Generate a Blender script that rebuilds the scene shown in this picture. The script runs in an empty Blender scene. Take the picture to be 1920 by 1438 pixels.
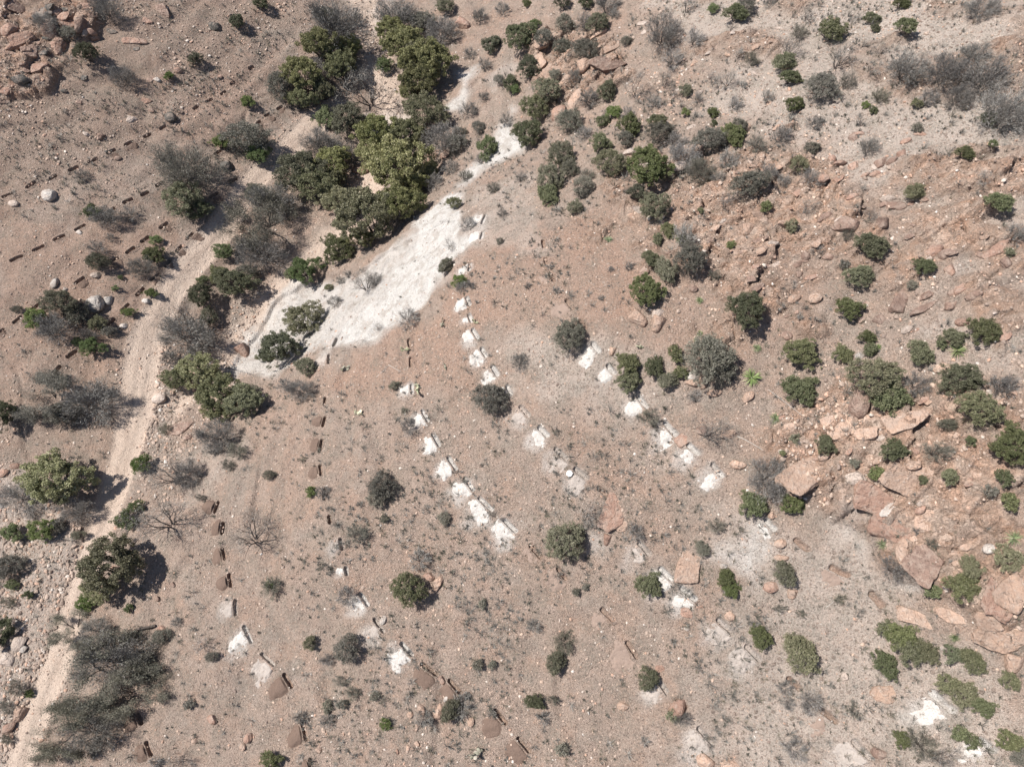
import bpy, math, random
import numpy as np
random.seed(7); np.random.seed(7)
R = math.radians
S = bpy.context.scene
COL = S.collection

# ------------------------------------------------------------------ camera, sky, sun, exposure
CAM_Z = 75.0
PITCH = 65.0                      # degrees below the horizon
F = 1297.0                        # focal length in pixels of the 1920 px wide photograph
cam_d = bpy.data.cameras.new('camera'); cam = bpy.data.objects.new('camera', cam_d); COL.objects.link(cam)
cam.location = (0, 0, CAM_Z); cam.rotation_euler = (R(90 - PITCH), 0, 0)
cam_d.sensor_width = 36; cam_d.lens = F / 1920 * 36; cam_d.clip_start = 0.5; cam_d.clip_end = 5000
S.camera = cam
SUN_EL, SHADOW_DIR = 55.0, (1.0, -0.12)            # shadows fall to the right of the picture
W = bpy.data.worlds.new('World'); S.world = W; W.use_nodes = True
wn = W.node_tree; bg = wn.nodes['Background']
sky = wn.nodes.new('ShaderNodeTexSky'); sky.sky_type = 'NISHITA'; sky.sun_disc = False
sx, sy = -SHADOW_DIR[0], -SHADOW_DIR[1]
sky.sun_elevation = R(SUN_EL); sky.sun_rotation = math.atan2(sx, sy)
wn.links.new(sky.outputs[0], bg.inputs[0]); bg.inputs[1].default_value = 0.066
sl = bpy.data.lights.new('sun', 'SUN'); sl.energy = 4.7; sl.angle = R(0.5); sl.color = (1, .945, .875)
so = bpy.data.objects.new('sun', sl); COL.objects.link(so); so.location = (-60, 10, 90)
from mathutils import Vector, Matrix, Euler
n_ = math.hypot(sx, sy); ce = math.cos(R(SUN_EL))
sdir = Vector((sx / n_ * ce, sy / n_ * ce, math.sin(R(SUN_EL))))
so.rotation_euler = sdir.to_track_quat('Z', 'Y').to_euler()
S.view_settings.view_transform = 'Standard'; S.view_settings.look = 'None'
S.view_settings.exposure = 0.62; S.view_settings.gamma = 1
S.cycles.max_bounces = 5; S.cycles.diffuse_bounces = 3; S.cycles.transparent_max_bounces = 4

# ------------------------------------------------------------------ small numeric tools
_rt = np.random.RandomState(11).rand(8, 256, 256)
def vnoise(x, y, wl, seed=0):
    t = _rt[seed % 8]; x = x / wl + 17.3 * seed; y = y / wl + 5.7 * seed
    xi = np.floor(x).astype(int); yi = np.floor(y).astype(int); fx = x - xi; fy = y - yi
    fx = fx * fx * (3 - 2 * fx); fy = fy * fy * (3 - 2 * fy)
    a = t[xi % 256, yi % 256]; b = t[(xi + 1) % 256, yi % 256]; c = t[xi % 256, (yi + 1) % 256]; d = t[(xi + 1) % 256, (yi + 1) % 256]
    return (a * (1 - fx) + b * fx) * (1 - fy) + (c * (1 - fx) + d * fx) * fy - .5
def fbm(x, y, wl, n, seed=0):
    s = 0; a = 1
    for i in range(n): s = s + a * vnoise(x, y, wl, seed + i); a *= .5; wl *= .5
    return s
def worley(x, y, size, seed=0):        # cell noise: distance to nearest and second point, and a random value of the cell
    x = x / size; y = y / size; xi = np.floor(x).astype(int); yi = np.floor(y).astype(int); t1, t2, t3 = _rt[seed % 8], _rt[(seed + 3) % 8], _rt[(seed + 5) % 8]
    f1 = np.full(x.shape, 9.); f2 = f1.copy(); rv = np.zeros(x.shape)
    for i in (-1, 0, 1):
        for j in (-1, 0, 1):
            cx, cy = xi + i, yi + j; a, b = cx % 256, cy % 256; d = np.hypot(cx + t1[a, b] - x, cy + t2[a, b] - y)
            new = d < f1; f2 = np.where(new, f1, np.minimum(f2, d)); rv = np.where(new, t3[a, b], rv); f1 = np.where(new, d, f1)
    return f1 * size, f2 * size, rv
def sstep(a, b, v):
    t = np.clip((v - a) / (b - a), 0, 1); return t * t * (3 - 2 * t)
cp, sp = math.cos(R(PITCH)), math.sin(R(PITCH))
def ray(px, py):
    a = (np.asarray(px, float) - 960) / F; b = (719 - np.asarray(py, float)) / F
    return a, cp + b * sp, -sp + b * cp
def project(x, y, z):
    zz = z - CAM_Z; dep = y * cp - zz * sp; up = y * sp + zz * cp
    return 960 + F * x / dep, 719 - F * up / dep, dep

# ------------------------------------------------------------------ terrain: heights known at a few spots, smooth between
CTRL = [(40,1400,-7.5),(120,1150,-7),(230,850,-6.5),(270,650,-6),(350,500,-5.5),(520,300,-4),(690,60,-1),(740,220,-3),(450,600,-7.5),(600,440,-6.5),(0,1250,-8.5),
 (100,690,-4.5),(25,606,-3),(290,520,-4.7),(202,492,-3),(300,243,0.5),(166,305,.3),(50,353,0),(440,155,.5),(300,100,3.6),(150,180,3.2),(50,200,3.8),(0,0,8),(100,50,7),(250,20,5.5),(0,500,-1.5),(520,206,-2),(600,50,.5),(0,750,-5),(30,950,-7.5),
 (560,600,-6.5),(480,660,-7.3),(700,540,.5),(840,430,6),
 (1200,50,12),(1200,400,17.5),(960,300,5),(850,150,.5),(1560,400,23),(1560,60,21),(1850,400,28),(1900,50,27),(1500,700,21),(1850,700,27),(1750,1050,21.5),(1600,850,22),(1900,1150,25.5),(1900,1400,21.5),(1080,100,8),(960,30,3),(850,300,-.5),(275,1400,-4.5)]
for z, pts in ((17, [(1065,570),(1120,655),(1257,803),(1350,880),(1500,1020),(1640,1120),(1768,1316)]),
               (12, [(880,565),(905,665),(982,770),(1090,887),(1210,1025),(1290,1110),(1412,1225),(1620,1410)]),
               (7, [(770,660),(790,780),(870,910),(950,985),(1135,1150),(1240,1290),(1325,1380)]),
               (2.5, [(620,665),(600,835),(618,975),(675,1125),(805,1255),(985,1400)]),
               (-2, [(405,950),(430,1090),(457,1190),(535,1275),(575,1370)])):
    CTRL += [(a, b, z) for a, b in pts]
C_ = np.array(CTRL, float); dx, dy, dz = ray(C_[:, 0], C_[:, 1]); t_ = (C_[:, 2] - CAM_Z) / dz
CX, CY, CZ = dx * t_, dy * t_, C_[:, 2]
def _phi(r2): return .5 * r2 * np.log(r2 + 1e-9)
n = len(CX); K = _phi((CX[:, None] - CX) ** 2 + (CY[:, None] - CY) ** 2) + np.eye(n) * 60
P = np.stack([np.ones(n), CX, CY], 1)
A = np.block([[K, P], [P.T, np.zeros((3, 3))]]); WT = np.linalg.solve(A, np.concatenate([CZ, [0, 0, 0]]))
def H0(x, y):
    x = np.asarray(x, float); y = np.asarray(y, float)
    xc = np.clip(x, -105, 95); yc = np.clip(y, -18, 128)
    z = WT[n] + WT[n + 1] * xc + WT[n + 2] * yc
    for i in range(n): z = z + WT[i] * _phi((xc - CX[i]) ** 2 + (yc - CY[i]) ** 2)
    d = np.hypot(x - xc, y - yc)
    return z + d * .06 + vnoise(x, y, 90, 3) * np.minimum(d, 200) * .2
def hits(px, py, off=0., h=None):
    h = h or H0
    px = np.atleast_1d(np.asarray(px, float)); py = np.atleast_1d(np.asarray(py, float)); off = np.broadcast_to(off, px.shape)
    a, b, c = ray(px, py); lo = np.full(px.shape, 25.); hi = np.full(px.shape, np.nan); t = lo.copy()
    for k in range(110):
        t = t + 1.6; u = CAM_Z + c * t < h(a * t, b * t) + off
        new = u & np.isnan(hi); hi[new] = t[new]; lo[np.isnan(hi)] = t[np.isnan(hi)]
        if not np.isnan(hi).any(): break
    hi = np.where(np.isnan(hi), lo + 1, hi)
    for k in range(12):
        m = (lo + hi) / 2; u = CAM_Z + c * m < h(a * m, b * m) + off
        hi = np.where(u, m, hi); lo = np.where(u, lo, m)
    return a * hi, b * hi, hi          # x, y, depth
def poly_world(pts):
    x, y, _ = hits([p[0] for p in pts], [p[1] for p in pts]); return np.stack([x, y], 1)
def sdf(x, y, pts):                    # positive inside
    d = np.full(x.shape, 1e9); ins = np.zeros(x.shape, bool); m = len(pts)
    for i in range(m):
        x0, y0 = pts[i]; x1, y1 = pts[(i + 1) % m]; ex, ey = x1 - x0, y1 - y0
        t = np.clip(((x - x0) * ex + (y - y0) * ey) / (ex * ex + ey * ey + 1e-9), 0, 1)
        d = np.minimum(d, (x - x0 - ex * t) ** 2 + (y - y0 - ey * t) ** 2)
        c = ((y0 > y) != (y1 > y)) & (x < ex * (y - y0) / (ey + 1e-12) + x0); ins ^= c
    return np.where(ins, 1, -1) * np.sqrt(d)
def line_d(x, y, pts, ws):             # distance to a line minus its half width; negative inside
    d = np.full(x.shape, 1e9)
    for i in range(len(pts) - 1):
        x0, y0 = pts[i]; x1, y1 = pts[i + 1]; ex, ey = x1 - x0, y1 - y0
        t = np.clip(((x - x0) * ex + (y - y0) * ey) / (ex * ex + ey * ey + 1e-9), 0, 1)
        d = np.minimum(d, np.hypot(x - x0 - ex * t, y - y0 - ey * t) - (ws[i] * (1 - t) + ws[i + 1] * t))
    return d
# the zones of the ground
ZP = {k: [(poly_world(p), amt, soft) for p, amt, soft in v] for k, v in {
 'white': [([(425,690),(470,620),(530,548),(600,512),(680,505),(730,470),(800,430),(858,405),(868,412),(860,440),(868,470),(845,490),(822,500),(812,540),(802,575),(760,590),(722,608),(705,637),(660,645),(625,655),(580,665),(540,690),(470,705)], .80, 2.4),
           ([(640,640),(650,600),(720,560),(745,500),(800,440),(858,405),(866,415),(858,450),(845,485),(822,500),(812,540),(802,573),(760,590),(722,608),(705,637)], .42, .9),
           ([(800,400),(860,362),(872,325),(935,280),(945,225),(962,200),(970,240),(962,285),(920,312),(885,345),(868,390),(830,420)], 1.0, 2.6),
           ([(845,200),(865,140),(890,125),(885,180),(870,210)], .9, 1.8), ([(900,160),(960,110),(985,120),(930,170)], .3, 1.5),
           ([(860,440),(905,400),(925,405),(905,445),(870,465)], .45, 1.2),
           ([(790,410),(850,370),(860,400),(800,430)], .3, 1.5),
           ([(690,215),(760,210),(765,245),(700,250)], .4, 1.5),
           ([(680,10),(740,5),(745,60),(700,60)], .25, 1.5),
           ([(1388,972),(1440,968),(1452,1035),(1402,1062)], .55, 2.), ([(1556,925),(1622,950),(1612,1024),(1560,1010)], .35, 2.), ([(1100,1000),(1135,995),(1140,1025),(1108,1035)], .4, 1.5), ([(1358,1040),(1408,1058),(1424,1100),(1370,1085)], .45, 1.5), ([(1690,1085),(1720,1090),(1740,1110),(1700,1115),(1680,1100)], .5, .8)],
 'red': [([(860,480),(900,440),(990,425),(1110,400),(1200,540),(1180,640),(1060,615),(960,600),(920,640),(880,730),(760,740),(640,745),(650,680),(705,645),(760,600),(805,585),(820,510)], .75, 3.),
         ([(1180,330),(1560,380),(1500,640),(1380,700),(1240,640),(1180,560),(1100,420)], .55, 5.),
         ([(0,400),(330,440),(260,640),(220,700),(0,730)], .6, 4.), ([(300,160),(480,130),(500,230),(330,260)], .55, 3.),
         ([(500,700),(640,700),(620,860),(640,980),(560,1000),(480,900)], .4, 4.), ([(580,1040),(760,960),(860,960),(830,1100),(600,1160)], .3, 4.),
         ([(1000,30),(1180,10),(1190,110),(1100,140),(1000,110)], .5, 3.), ([(1430,820),(1560,700),(1920,720),(1920,1300),(1800,1190),(1640,990),(1480,930)], .55, 2.5),
         ([(860,20),(960,20),(900,110),(850,100)], .4, 3.), ([(1060,820),(1250,860),(1260,1000),(1120,900)], .35, 4.), ([(1480,180),(1700,320),(1700,420),(1480,330)], .35, 3.)],
 'pale': [([(1360,950),(1500,960),(1630,940),(1690,1100),(1780,1160),(1920,1330),(1920,1460),(1250,1460),(1420,1220),(1380,1060)], .7, 4.),
          ([(930,640),(1080,620),(1180,660),(1300,740),(1240,860),(1100,740),(960,740)], .6, 3.), ([(1200,-60),(2000,-60),(2000,720),(1720,640),(1520,330),(1330,170)], .8, 6.),
          ([(870,340),(1000,330),(1010,470),(880,450)], .55, 3.), ([(-60,880),(60,860),(150,1010),(110,1200),(40,1460),(-60,1460)], .6, 2.5), ([(330,860),(440,800),(470,840),(340,960)], .45, 2.),
          ([(440,560),(560,500),(600,520),(480,640),(420,640)], .5, 2.), ([(1560,20),(2000,-20),(2000,330),(1800,280)], .4, 5.), ([(250,640),(330,600),(300,900),(240,900)], .3, 1.5)],
 'dark': [([(-80,-60),(620,-60),(470,150),(230,260),(-80,460)], .6, 5.), ([(-60,720),(230,700),(210,860),(60,870),(-60,900)], .4, 3.), ([(-60,-60),(210,-60),(190,60),(130,110),(90,170),(-60,210)], .5, 1.5),
          ([(1480,380),(1700,380),(1920,440),(1920,640),(1500,560)], .12, 4.), ([(380,560),(450,560),(420,700),(320,720)], .4, 1.5)],
 'rock': [([(-60,-60),(215,-60),(190,60),(130,110),(90,175),(-60,210)], 1., 1.), ([(1100,330),(1480,260),(1920,330),(1920,640),(1500,640),(1300,560)], .8, 5.), ([(1440,820),(1560,700),(1920,760),(1920,1260),(1800,1180),(1640,1000),(1480,940)], .9, 1.5),
          ([(980,60),(1160,60),(1180,140),(1080,200),(990,160)], .9, 1.5), ([(1180,0),(2000,0),(2000,330),(1500,260)], .42, 5.)]}.items()}
def polyl(pts): p = poly_world([(a, b) for a, b, w in pts]); return p, [w for a, b, w in pts]
ROAD = polyl([(20,1480,1.6),(60,1360,1.5),(110,1230,1.6),(150,1110,1.7),(180,1010,1.6),(212,920,1.7),(238,840,1.9),(255,760,2.3),(262,690,2.1),(280,620,1.7),(318,550,1.6),(362,488,1.7),(420,425,1.6),(447,378,1.5),(478,333,1.5),(515,300,1.6),(550,268,1.7),(590,228,1.8),(630,200,1.4)])
WASH = polyl([(660,-40,1.8),(678,0,1.8),(690,50,2.),(705,110,2.2),(735,215,2.8),(700,330,2.5),(640,440,2.),(560,500,1.8),(480,590,1.8),(425,655,1.8),(330,760,1.2)])
def zone(name, x, y, wob=1.):
    v = 0
    for p, amt, soft in ZP[name]:
        m = (x > p[:, 0].min() - 8) & (x < p[:, 0].max() + 8) & (y > p[:, 1].min() - 8) & (y < p[:, 1].max() + 8)
        r = np.zeros(x.shape)
        if m.any():
            xm, ym = x[m], y[m]; d = sdf(xm, ym, p) + fbm(xm, ym, 3.5, 3, 2) * soft * 1.3 * wob
            r[m] = sstep(-soft * .5, soft * .5, d) * amt
        v = v + r
    return np.clip(v, 0, 1)
SCARP = ZP['white'][0][0]
sdx, sdy = .80, .60                    # run of the rock ledges on the right hillside
def rock_blocks(x, y, rk):             # jointed bedrock: blocks of two sizes with open joints, partly drowned in soil
    out = np.zeros(x.shape); show = np.zeros(x.shape); m = rk > .02
    if m.any():
        X, Y = x[m], y[m]; wx, wy = fbm(X, Y, 2.5, 3, 2) * 1.3, fbm(X, Y, 2.5, 3, 4) * 1.3; u = (X + wx) * sdx + (Y + wy) * sdy; v = -(X + wx) * sdy + (Y + wy) * sdx
        f1, f2, r1 = worley(u * .55, v, 2.6, 1); g1, g2, r2 = worley(u * .7, v, .95, 2)
        patch = sstep(-.30, .05, fbm(X, Y, 7, 3, 7) + (rk[m] - .6) * .5)
        b = 1.45 * (.75 * r1 + .30 * r2 - .45 * sstep(.22, .03, f2 - f1) - .16 * sstep(.14, .02, g2 - g1) + .25 * (f1 - .8)) * sstep(0, .35, rk[m]) * patch * (.55 + .45 * rk[m])
        out[m] = b; show[m] = patch * sstep(-.1, .35, r1 * .75 + r2 * .3)
    return out, show, m
def H(x, y):
    x = np.asarray(x, float); y = np.asarray(y, float); shp = x.shape; x = x.ravel(); y = y.ravel()
    z = H0(x, y); z0 = z
    rk = zone('rock', x, y); wh = sdf(x, y, SCARP) + fbm(x, y, 2.5, 2, 4) * 1.0
    rd = line_d(x, y, *ROAD); ws = line_d(x, y, *WASH)
    soft = sstep(0, 1.5, rd)           # the road is smoother than the hillside
    z = z + fbm(x, y, 14, 2, 1) * 1.0 * soft + fbm(x, y, 4.2, 3, 5) * .36 * (.25 + .75 * soft) + fbm(x, y, 1.1, 2, 6) * .13 * (.2 + .8 * soft)
    left = sstep(-6, -18, x - (y - 20) * .35)
    z = z + left * (.07 * np.sin(z0 * 5.2 + fbm(x, y, 9, 2, 6) * 7) * 1.6 * soft)        # cattle terraces on the left slope
    u = x * sdx + y * sdy; v = -x * sdy + y * sdx
    s = fbm(u, v * 3.4, 8.5, 3, 3); st = np.abs(s) * 2
    z = z + rk * .5 * (.5 - st)
    blk, _, _ = rock_blocks(x, y, rk); z = z + blk
    z = z - .55 * sstep(-.15, .3, wh) + .28 * sstep(0, 2, wh) * (fbm(u, v * 3, 3.2, 3, 2) - np.abs(vnoise(-x * sdy + y * sdx, u * .3, 2.2, 4)))
    z = z - .35 * sstep(.8, -1., ws) - .18 * sstep(.5, -.3, rd)
    gully = np.abs(vnoise(x, y, 11, 7) * 2); z = z - .25 * sstep(.12, 0, gully) * soft
    return z.reshape(shp)
def ghit(px, py, off=0.): return hits(px, py, off, H)
def normal_at(x, y, e=.6):
    gx = (H(np.array([x + e]), np.array([y]))[0] - H(np.array([x - e]), np.array([y]))[0]) / (2 * e)
    gy = (H(np.array([x]), np.array([y + e]))[0] - H(np.array([x]), np.array([y - e]))[0]) / (2 * e)
    return Vector((-gx, -gy, 1)).normalized()

# ------------------------------------------------------------------ object helpers
def mesh_np(name, V, Fq, mats=(), smooth=False):
    V = np.asarray(V, np.float32); Fq = np.asarray(Fq, np.int32); me = bpy.data.meshes.new(name); k = Fq.shape[1]
    me.vertices.add(len(V)); me.vertices.foreach_set('co', V.ravel())
    me.loops.add(Fq.size); me.loops.foreach_set('vertex_index', Fq.ravel())
    me.polygons.add(len(Fq)); me.polygons.foreach_set('loop_start', np.arange(0, Fq.size, k, dtype=np.int32))
    try: me.polygons.foreach_set('loop_total', np.full(len(Fq), k, np.int32))
    except Exception: pass
    me.polygons.foreach_set('use_smooth', np.full(len(Fq), smooth)); me.update(calc_edges=True)
    for m in mats: me.materials.append(m)
    return me
def attr(me, name, arr):               # arr: n x 3
    a = me.attributes.new(name, 'FLOAT_COLOR', 'POINT'); d = np.ones((len(arr), 4), np.float32); d[:, :3] = arr; a.data.foreach_set('color', d.ravel())
def link(name, data, parent=None, loc=(0, 0, 0)):
    o = bpy.data.objects.new(name, data); COL.objects.link(o); o.location = loc
    if parent: o.parent = parent
    return o
def tag(o, label=None, cat=None, group=None, kind=None):
    if label: o['label'] = label
    if cat: o['category'] = cat
    if group: o['group'] = group
    if kind: o['kind'] = kind
    return o
def zones_of(x, y):
    rd = line_d(x, y, *ROAD) + .5 * fbm(x, y, 2.2, 3, 6); ws = line_d(x, y, *WASH) + 1.2 * fbm(x, y, 3, 3, 6)
    w = zone('white', x, y); road = np.maximum(sstep(.6, -.2, rd) * (1 - .45 * np.exp(-((rd + 1.5) / .32) ** 2)), 1.0 * sstep(.9, -.6, ws)); rk = zone('rock', x, y); _, show, _ = rock_blocks(x, y, rk)
    return np.stack([w, road, zone('red', x, y)], 1), np.stack([zone('pale', x, y), zone('dark', x, y), np.clip(rk * 1.5, 0, 1) * show], 1)

# ------------------------------------------------------------------ materials
class NT:
    def __init__(s, name):
        s.m = bpy.data.materials.new(name); s.m.use_nodes = True; s.t = s.m.node_tree; s.b = s.t.nodes['Principled BSDF']
        s.b.inputs['Roughness'].default_value = .9; s.b.inputs['Specular IOR Level'].default_value = .15
    def n(s, typ, **kw):
        nd = s.t.nodes.new(typ)
        for k, v in kw.items(): setattr(nd, k, v)
        return nd
    def l(s, a, b): s.t.links.new(a, b)
    def pos(s): 
        if not hasattr(s, '_p'): s._p = s.n('ShaderNodeNewGeometry').outputs['Position']
        return s._p
    def noise(s, scale, det=3, vec=None, rough=.55):
        nd = s.n('ShaderNodeTexNoise'); nd.inputs['Scale'].default_value = scale; nd.inputs['Detail'].default_value = det; nd.inputs['Roughness'].default_value = rough
        s.l(vec or s.pos(), nd.inputs['Vector']); return nd.outputs['Fac']
    def voro(s, scale, feat='F1', out='Color', vec=None):
        nd = s.n('ShaderNodeTexVoronoi', feature=feat); nd.inputs['Scale'].default_value = scale
        s.l(vec or s.pos(), nd.inputs['Vector']); return nd.outputs[out]
    def math(s, op, a, b=0., c=None, clamp=False):
        nd = s.n('ShaderNodeMath', operation=op, use_clamp=clamp)
        for i, v in enumerate((a, b, c)):
            if v is None: continue
            if isinstance(v, (int, float)): nd.inputs[i].default_value = v
            else: s.l(v, nd.inputs[i])
        return nd.outputs[0]
    def ramp(s, v, lo, hi, a=0., b=1.):
        nd = s.n('ShaderNodeMapRange'); nd.clamp = True
        for i, q in enumerate((v, lo, hi, a, b)):
            if isinstance(q, (int, float)): nd.inputs[i].default_value = q
            else: s.l(q, nd.inputs[i])
        return nd.outputs[0]
    def mix(s, f, a, b, mode='MIX'):
        nd = s.n('ShaderNodeMix', data_type='RGBA', blend_type=mode)
        for i, v in ((0, f), (6, a), (7, b)):
            if isinstance(v, (int, float)): nd.inputs[i].default_value = v
            elif isinstance(v, tuple): nd.inputs[i].default_value = (*v, 1)
            else: s.l(v, nd.inputs[i])
        return nd.outputs[2]
    def bump(s, h, dist, strength=1., prev=None):
        nd = s.n('ShaderNodeBump'); nd.inputs['Distance'].default_value = dist; nd.inputs['Strength'].default_value = strength
        s.l(h, nd.inputs['Height'])
        if prev: s.l(prev, nd.inputs['Normal'])
        return nd.outputs[0]
def soil_material():
    t = NT('soil')
    def att(nm):
        a = t.n('ShaderNodeAttribute', attribute_name=nm); sp_ = t.n('ShaderNodeSeparateColor'); t.l(a.outputs['Color'], sp_.inputs[0]); return sp_.outputs
    za, zb = att('zone_a'), att('zone_b')
    n1 = t.noise(.12, 4); n2 = t.noise(.9, 5, rough=.65); n3 = t.noise(5., 4, rough=.7); n4 = t.noise(16, 2)
    def edge(m, amt=.5):               # ragged, fine edge from a soft mask
        h = t.math('ADD', t.math('MULTIPLY', t.math('SUBTRACT', n2, .5), 1.5 * amt), t.math('MULTIPLY', t.math('SUBTRACT', n3, .5), 1.3 * amt))
        return t.math('MULTIPLY', t.math('ADD', m, t.math('MULTIPLY', h, t.ramp(m, 0, .45))), 1., clamp=True)
    c = t.mix(t.ramp(n1, .35, .65), (.375, .292, .243), (.43, .33, .272)); c = t.mix(t.ramp(t.noise(.33, 6, rough=.68), .46, .60, 0, .75), c, (.43, .298, .23)); c = t.mix(t.ramp(t.noise(.27, 6, rough=.7), .52, .64, 0, .8), c, (.385, .325, .28))
    c = t.mix(t.ramp(n2, .35, .7), c, t.mix(.5, c, (.32, .24, .195)))
    c = t.mix(edge(zb[1], .5), c, (.30, .215, .168))
    c = t.mix(edge(za[2], .7), c, (.40, .262, .197))
    c = t.mix(edge(zb[0], .6), c, (.55, .475, .42))
    rockc = t.mix(t.ramp(t.noise(.8, 4), .4, .65), (.60, .39, .285), (.62, .485, .40))
    c = t.mix(t.math('MULTIPLY', edge(zb[2], .4), t.ramp(n2, .38, .52, .6, 1.)), c, rockc)
    mp = t.n('ShaderNodeMapping'); mp.inputs['Rotation'].default_value = (0, 0, -math.atan2(sdy, sdx)); mp.inputs['Scale'].default_value = (.28, 1.25, 1.); t.l(t.pos(), mp.inputs['Vector'])
    stn = t.noise(.9, 6, mp.outputs[0], .62); rockm = edge(zb[2], .35)
    c = t.mix(t.math('MULTIPLY', rockm, t.ramp(stn, .52, .57, 0, .3)), c, (.46, .32, .25)); c = t.mix(t.math('MULTIPLY', rockm, t.ramp(stn, .48, .40, 0, .6)), c, (.53, .42, .35))
    wv = t.n('ShaderNodeVectorMath', operation='ADD'); nz = t.n('ShaderNodeTexNoise'); nz.inputs['Scale'].default_value = .9; nz.inputs['Detail'].default_value = 4; t.l(t.pos(), nz.inputs['Vector'])
    mp2 = t.n('ShaderNodeMapping'); mp2.inputs['Rotation'].default_value = (0, 0, -math.atan2(sdy, sdx)); mp2.inputs['Scale'].default_value = (.55, 1.15, 1.); t.l(t.pos(), wv.inputs[0]); t.l(nz.outputs['Color'], wv.inputs[1]); t.l(wv.outputs[0], mp2.inputs['Vector'])
    e1 = t.ramp(t.voro(.55, 'DISTANCE_TO_EDGE', 'Distance', mp2.outputs[0]), .0, .045); e2 = t.ramp(t.voro(1.5, 'DISTANCE_TO_EDGE', 'Distance', mp2.outputs[0]), .0, .07)
    gate = t.ramp(t.noise(.5, 3), .42, .54); joint = t.math('SUBTRACT', 1., t.math('MULTIPLY', e1, t.math('MAXIMUM', e2, gate))); jm = t.math('MULTIPLY', joint, rockm)
    tonec = t.n('ShaderNodeSeparateColor'); t.l(t.voro(1.5, 'F1', 'Color', mp2.outputs[0]), tonec.inputs[0]); c = t.mix(t.math('MULTIPLY', rockm, t.ramp(tonec.outputs[0], .6, .85, 0, .5)), c, (.42, .30, .235)); c = t.mix(t.math('MULTIPLY', rockm, t.ramp(tonec.outputs[1], .6, .85, 0, .6)), c, (.66, .53, .44))
    c = t.mix(t.math('MULTIPLY', jm, .4), c, (.27, .20, .16))
    # stones: cells with their own tone
    def cells(scale, keep, tones, c):
        v = t.n('ShaderNodeTexVoronoi', feature='F1'); v.inputs['Scale'].default_value = scale; t.l(t.pos(), v.inputs['Vector'])
        s_ = t.n('ShaderNodeSeparateColor'); t.l(v.outputs['Color'], s_.inputs[0])
        disc = t.ramp(v.outputs['Distance'], .28, .42, 1, 0)
        on = t.math('MULTIPLY', disc, t.math('GREATER_THAN', s_.outputs[0], keep))
        tone = t.mix(s_.outputs[1], tones[0], tones[1])
        return t.mix(t.math('MULTIPLY', on, t.math('SUBTRACT', .75, t.math('MULTIPLY', rockm, .5))), c, tone), on
    c, on1 = cells(2.2, .68, ((.24, .18, .15), (.58, .46, .385)), c)
    c, on2 = cells(4.6, .45, ((.17, .13, .11), (.66, .51, .42)), c)
    c = t.mix(t.ramp(n4, .54, .66, 0, .5), c, (.64, .54, .47))
    c = t.mix(t.ramp(n4, .43, .32, 0, .5), c, (.17, .135, .115))
    # litter and dry grass stains in the open ground
    lit = t.math('MULTIPLY', t.math('MULTIPLY', t.ramp(t.noise(.45, 6, rough=.72), .45, .60), t.ramp(n3, .40, .58, 0, .7)), t.math('SUBTRACT', 1., rockm))
    c = t.mix(lit, c, (.25, .225, .19))
    c = t.mix(t.math('MULTIPLY', t.math('MULTIPLY', rockm, t.ramp(n2, .36, .5)), .62), c, rockc); c = t.mix(t.math('MULTIPLY', jm, .45), c, (.25, .18, .145))
    road = edge(za[1], .35)
    rc = t.mix(t.ramp(n2, .35, .65), (.63, .515, .43), (.57, .45, .37)); rc = t.mix(t.ramp(n3, .58, .72, 0, .5), rc, (.60, .52, .45)); rc = t.mix(t.ramp(n4, .42, .3, 0, .5), rc, (.29, .23, .19))
    c = t.mix(t.math('MULTIPLY', road, .9), c, rc)
    wh = edge(za[0], .35)
    wc = t.mix(t.ramp(n2, .35, .65), (.68, .66, .635), (.56, .535, .505)); wc = t.mix(t.ramp(n4, .44, .34, 0, .7), wc, (.27, .24, .215)); wc = t.mix(t.ramp(n3, .56, .66, 0, .5), wc, (.42, .37, .33)); wc = t.mix(t.math('MULTIPLY', t.ramp(t.noise(.6, 5, rough=.7), .50, .60), .55), wc, (.38, .33, .29))
    c = t.mix(wh, c, wc)
    t.l(c, t.b.inputs['Base Color'])
    hsum = t.math('ADD', t.math('MULTIPLY', n2, .5), t.math('MULTIPLY', n3, .45))
    b0 = t.bump(t.math('MULTIPLY', stn, rockm), .7, 1.); b0 = t.bump(t.math('SUBTRACT', t.math('MULTIPLY', tonec.outputs[2], t.math('MULTIPLY', rockm, .5)), jm), .35, 1., b0); b1 = t.bump(hsum, .7, 1., b0); flat = t.ramp(t.math('MAXIMUM', za[1], za[0]), 0, 1, 1, .35)
    b2 = t.bump(t.math('MULTIPLY', t.math('ADD', on1, t.math('MULTIPLY', on2, .7)), flat), .14, 1., b1); b3 = t.bump(t.math('MULTIPLY', n4, flat), .12, 1., b2)
    t.l(b3, t.b.inputs['Normal']); return t.m
SOIL = soil_material()
def spoil_material(name, col, dirt):
    t = NT(name); n2 = t.noise(1.6, 4); n3 = t.noise(7, 4, rough=.7); n4 = t.noise(20, 2)
    c = t.mix(t.ramp(n2, .35, .65), col, tuple(v * .86 for v in col)); c = t.mix(t.ramp(n3, .50, .62, 0, .65), c, dirt)
    c = t.mix(t.ramp(n4, .60, .72, 0, .5), c, tuple(min(1, v * 1.2) for v in col)); c = t.mix(t.ramp(n4, .38, .28, 0, .4), c, dirt)
    t.l(c, t.b.inputs['Base Color']); b = t.bump(n3, .2, .6); t.l(t.bump(n4, .06, .8, b), t.b.inputs['Normal']); return t.m
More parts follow.
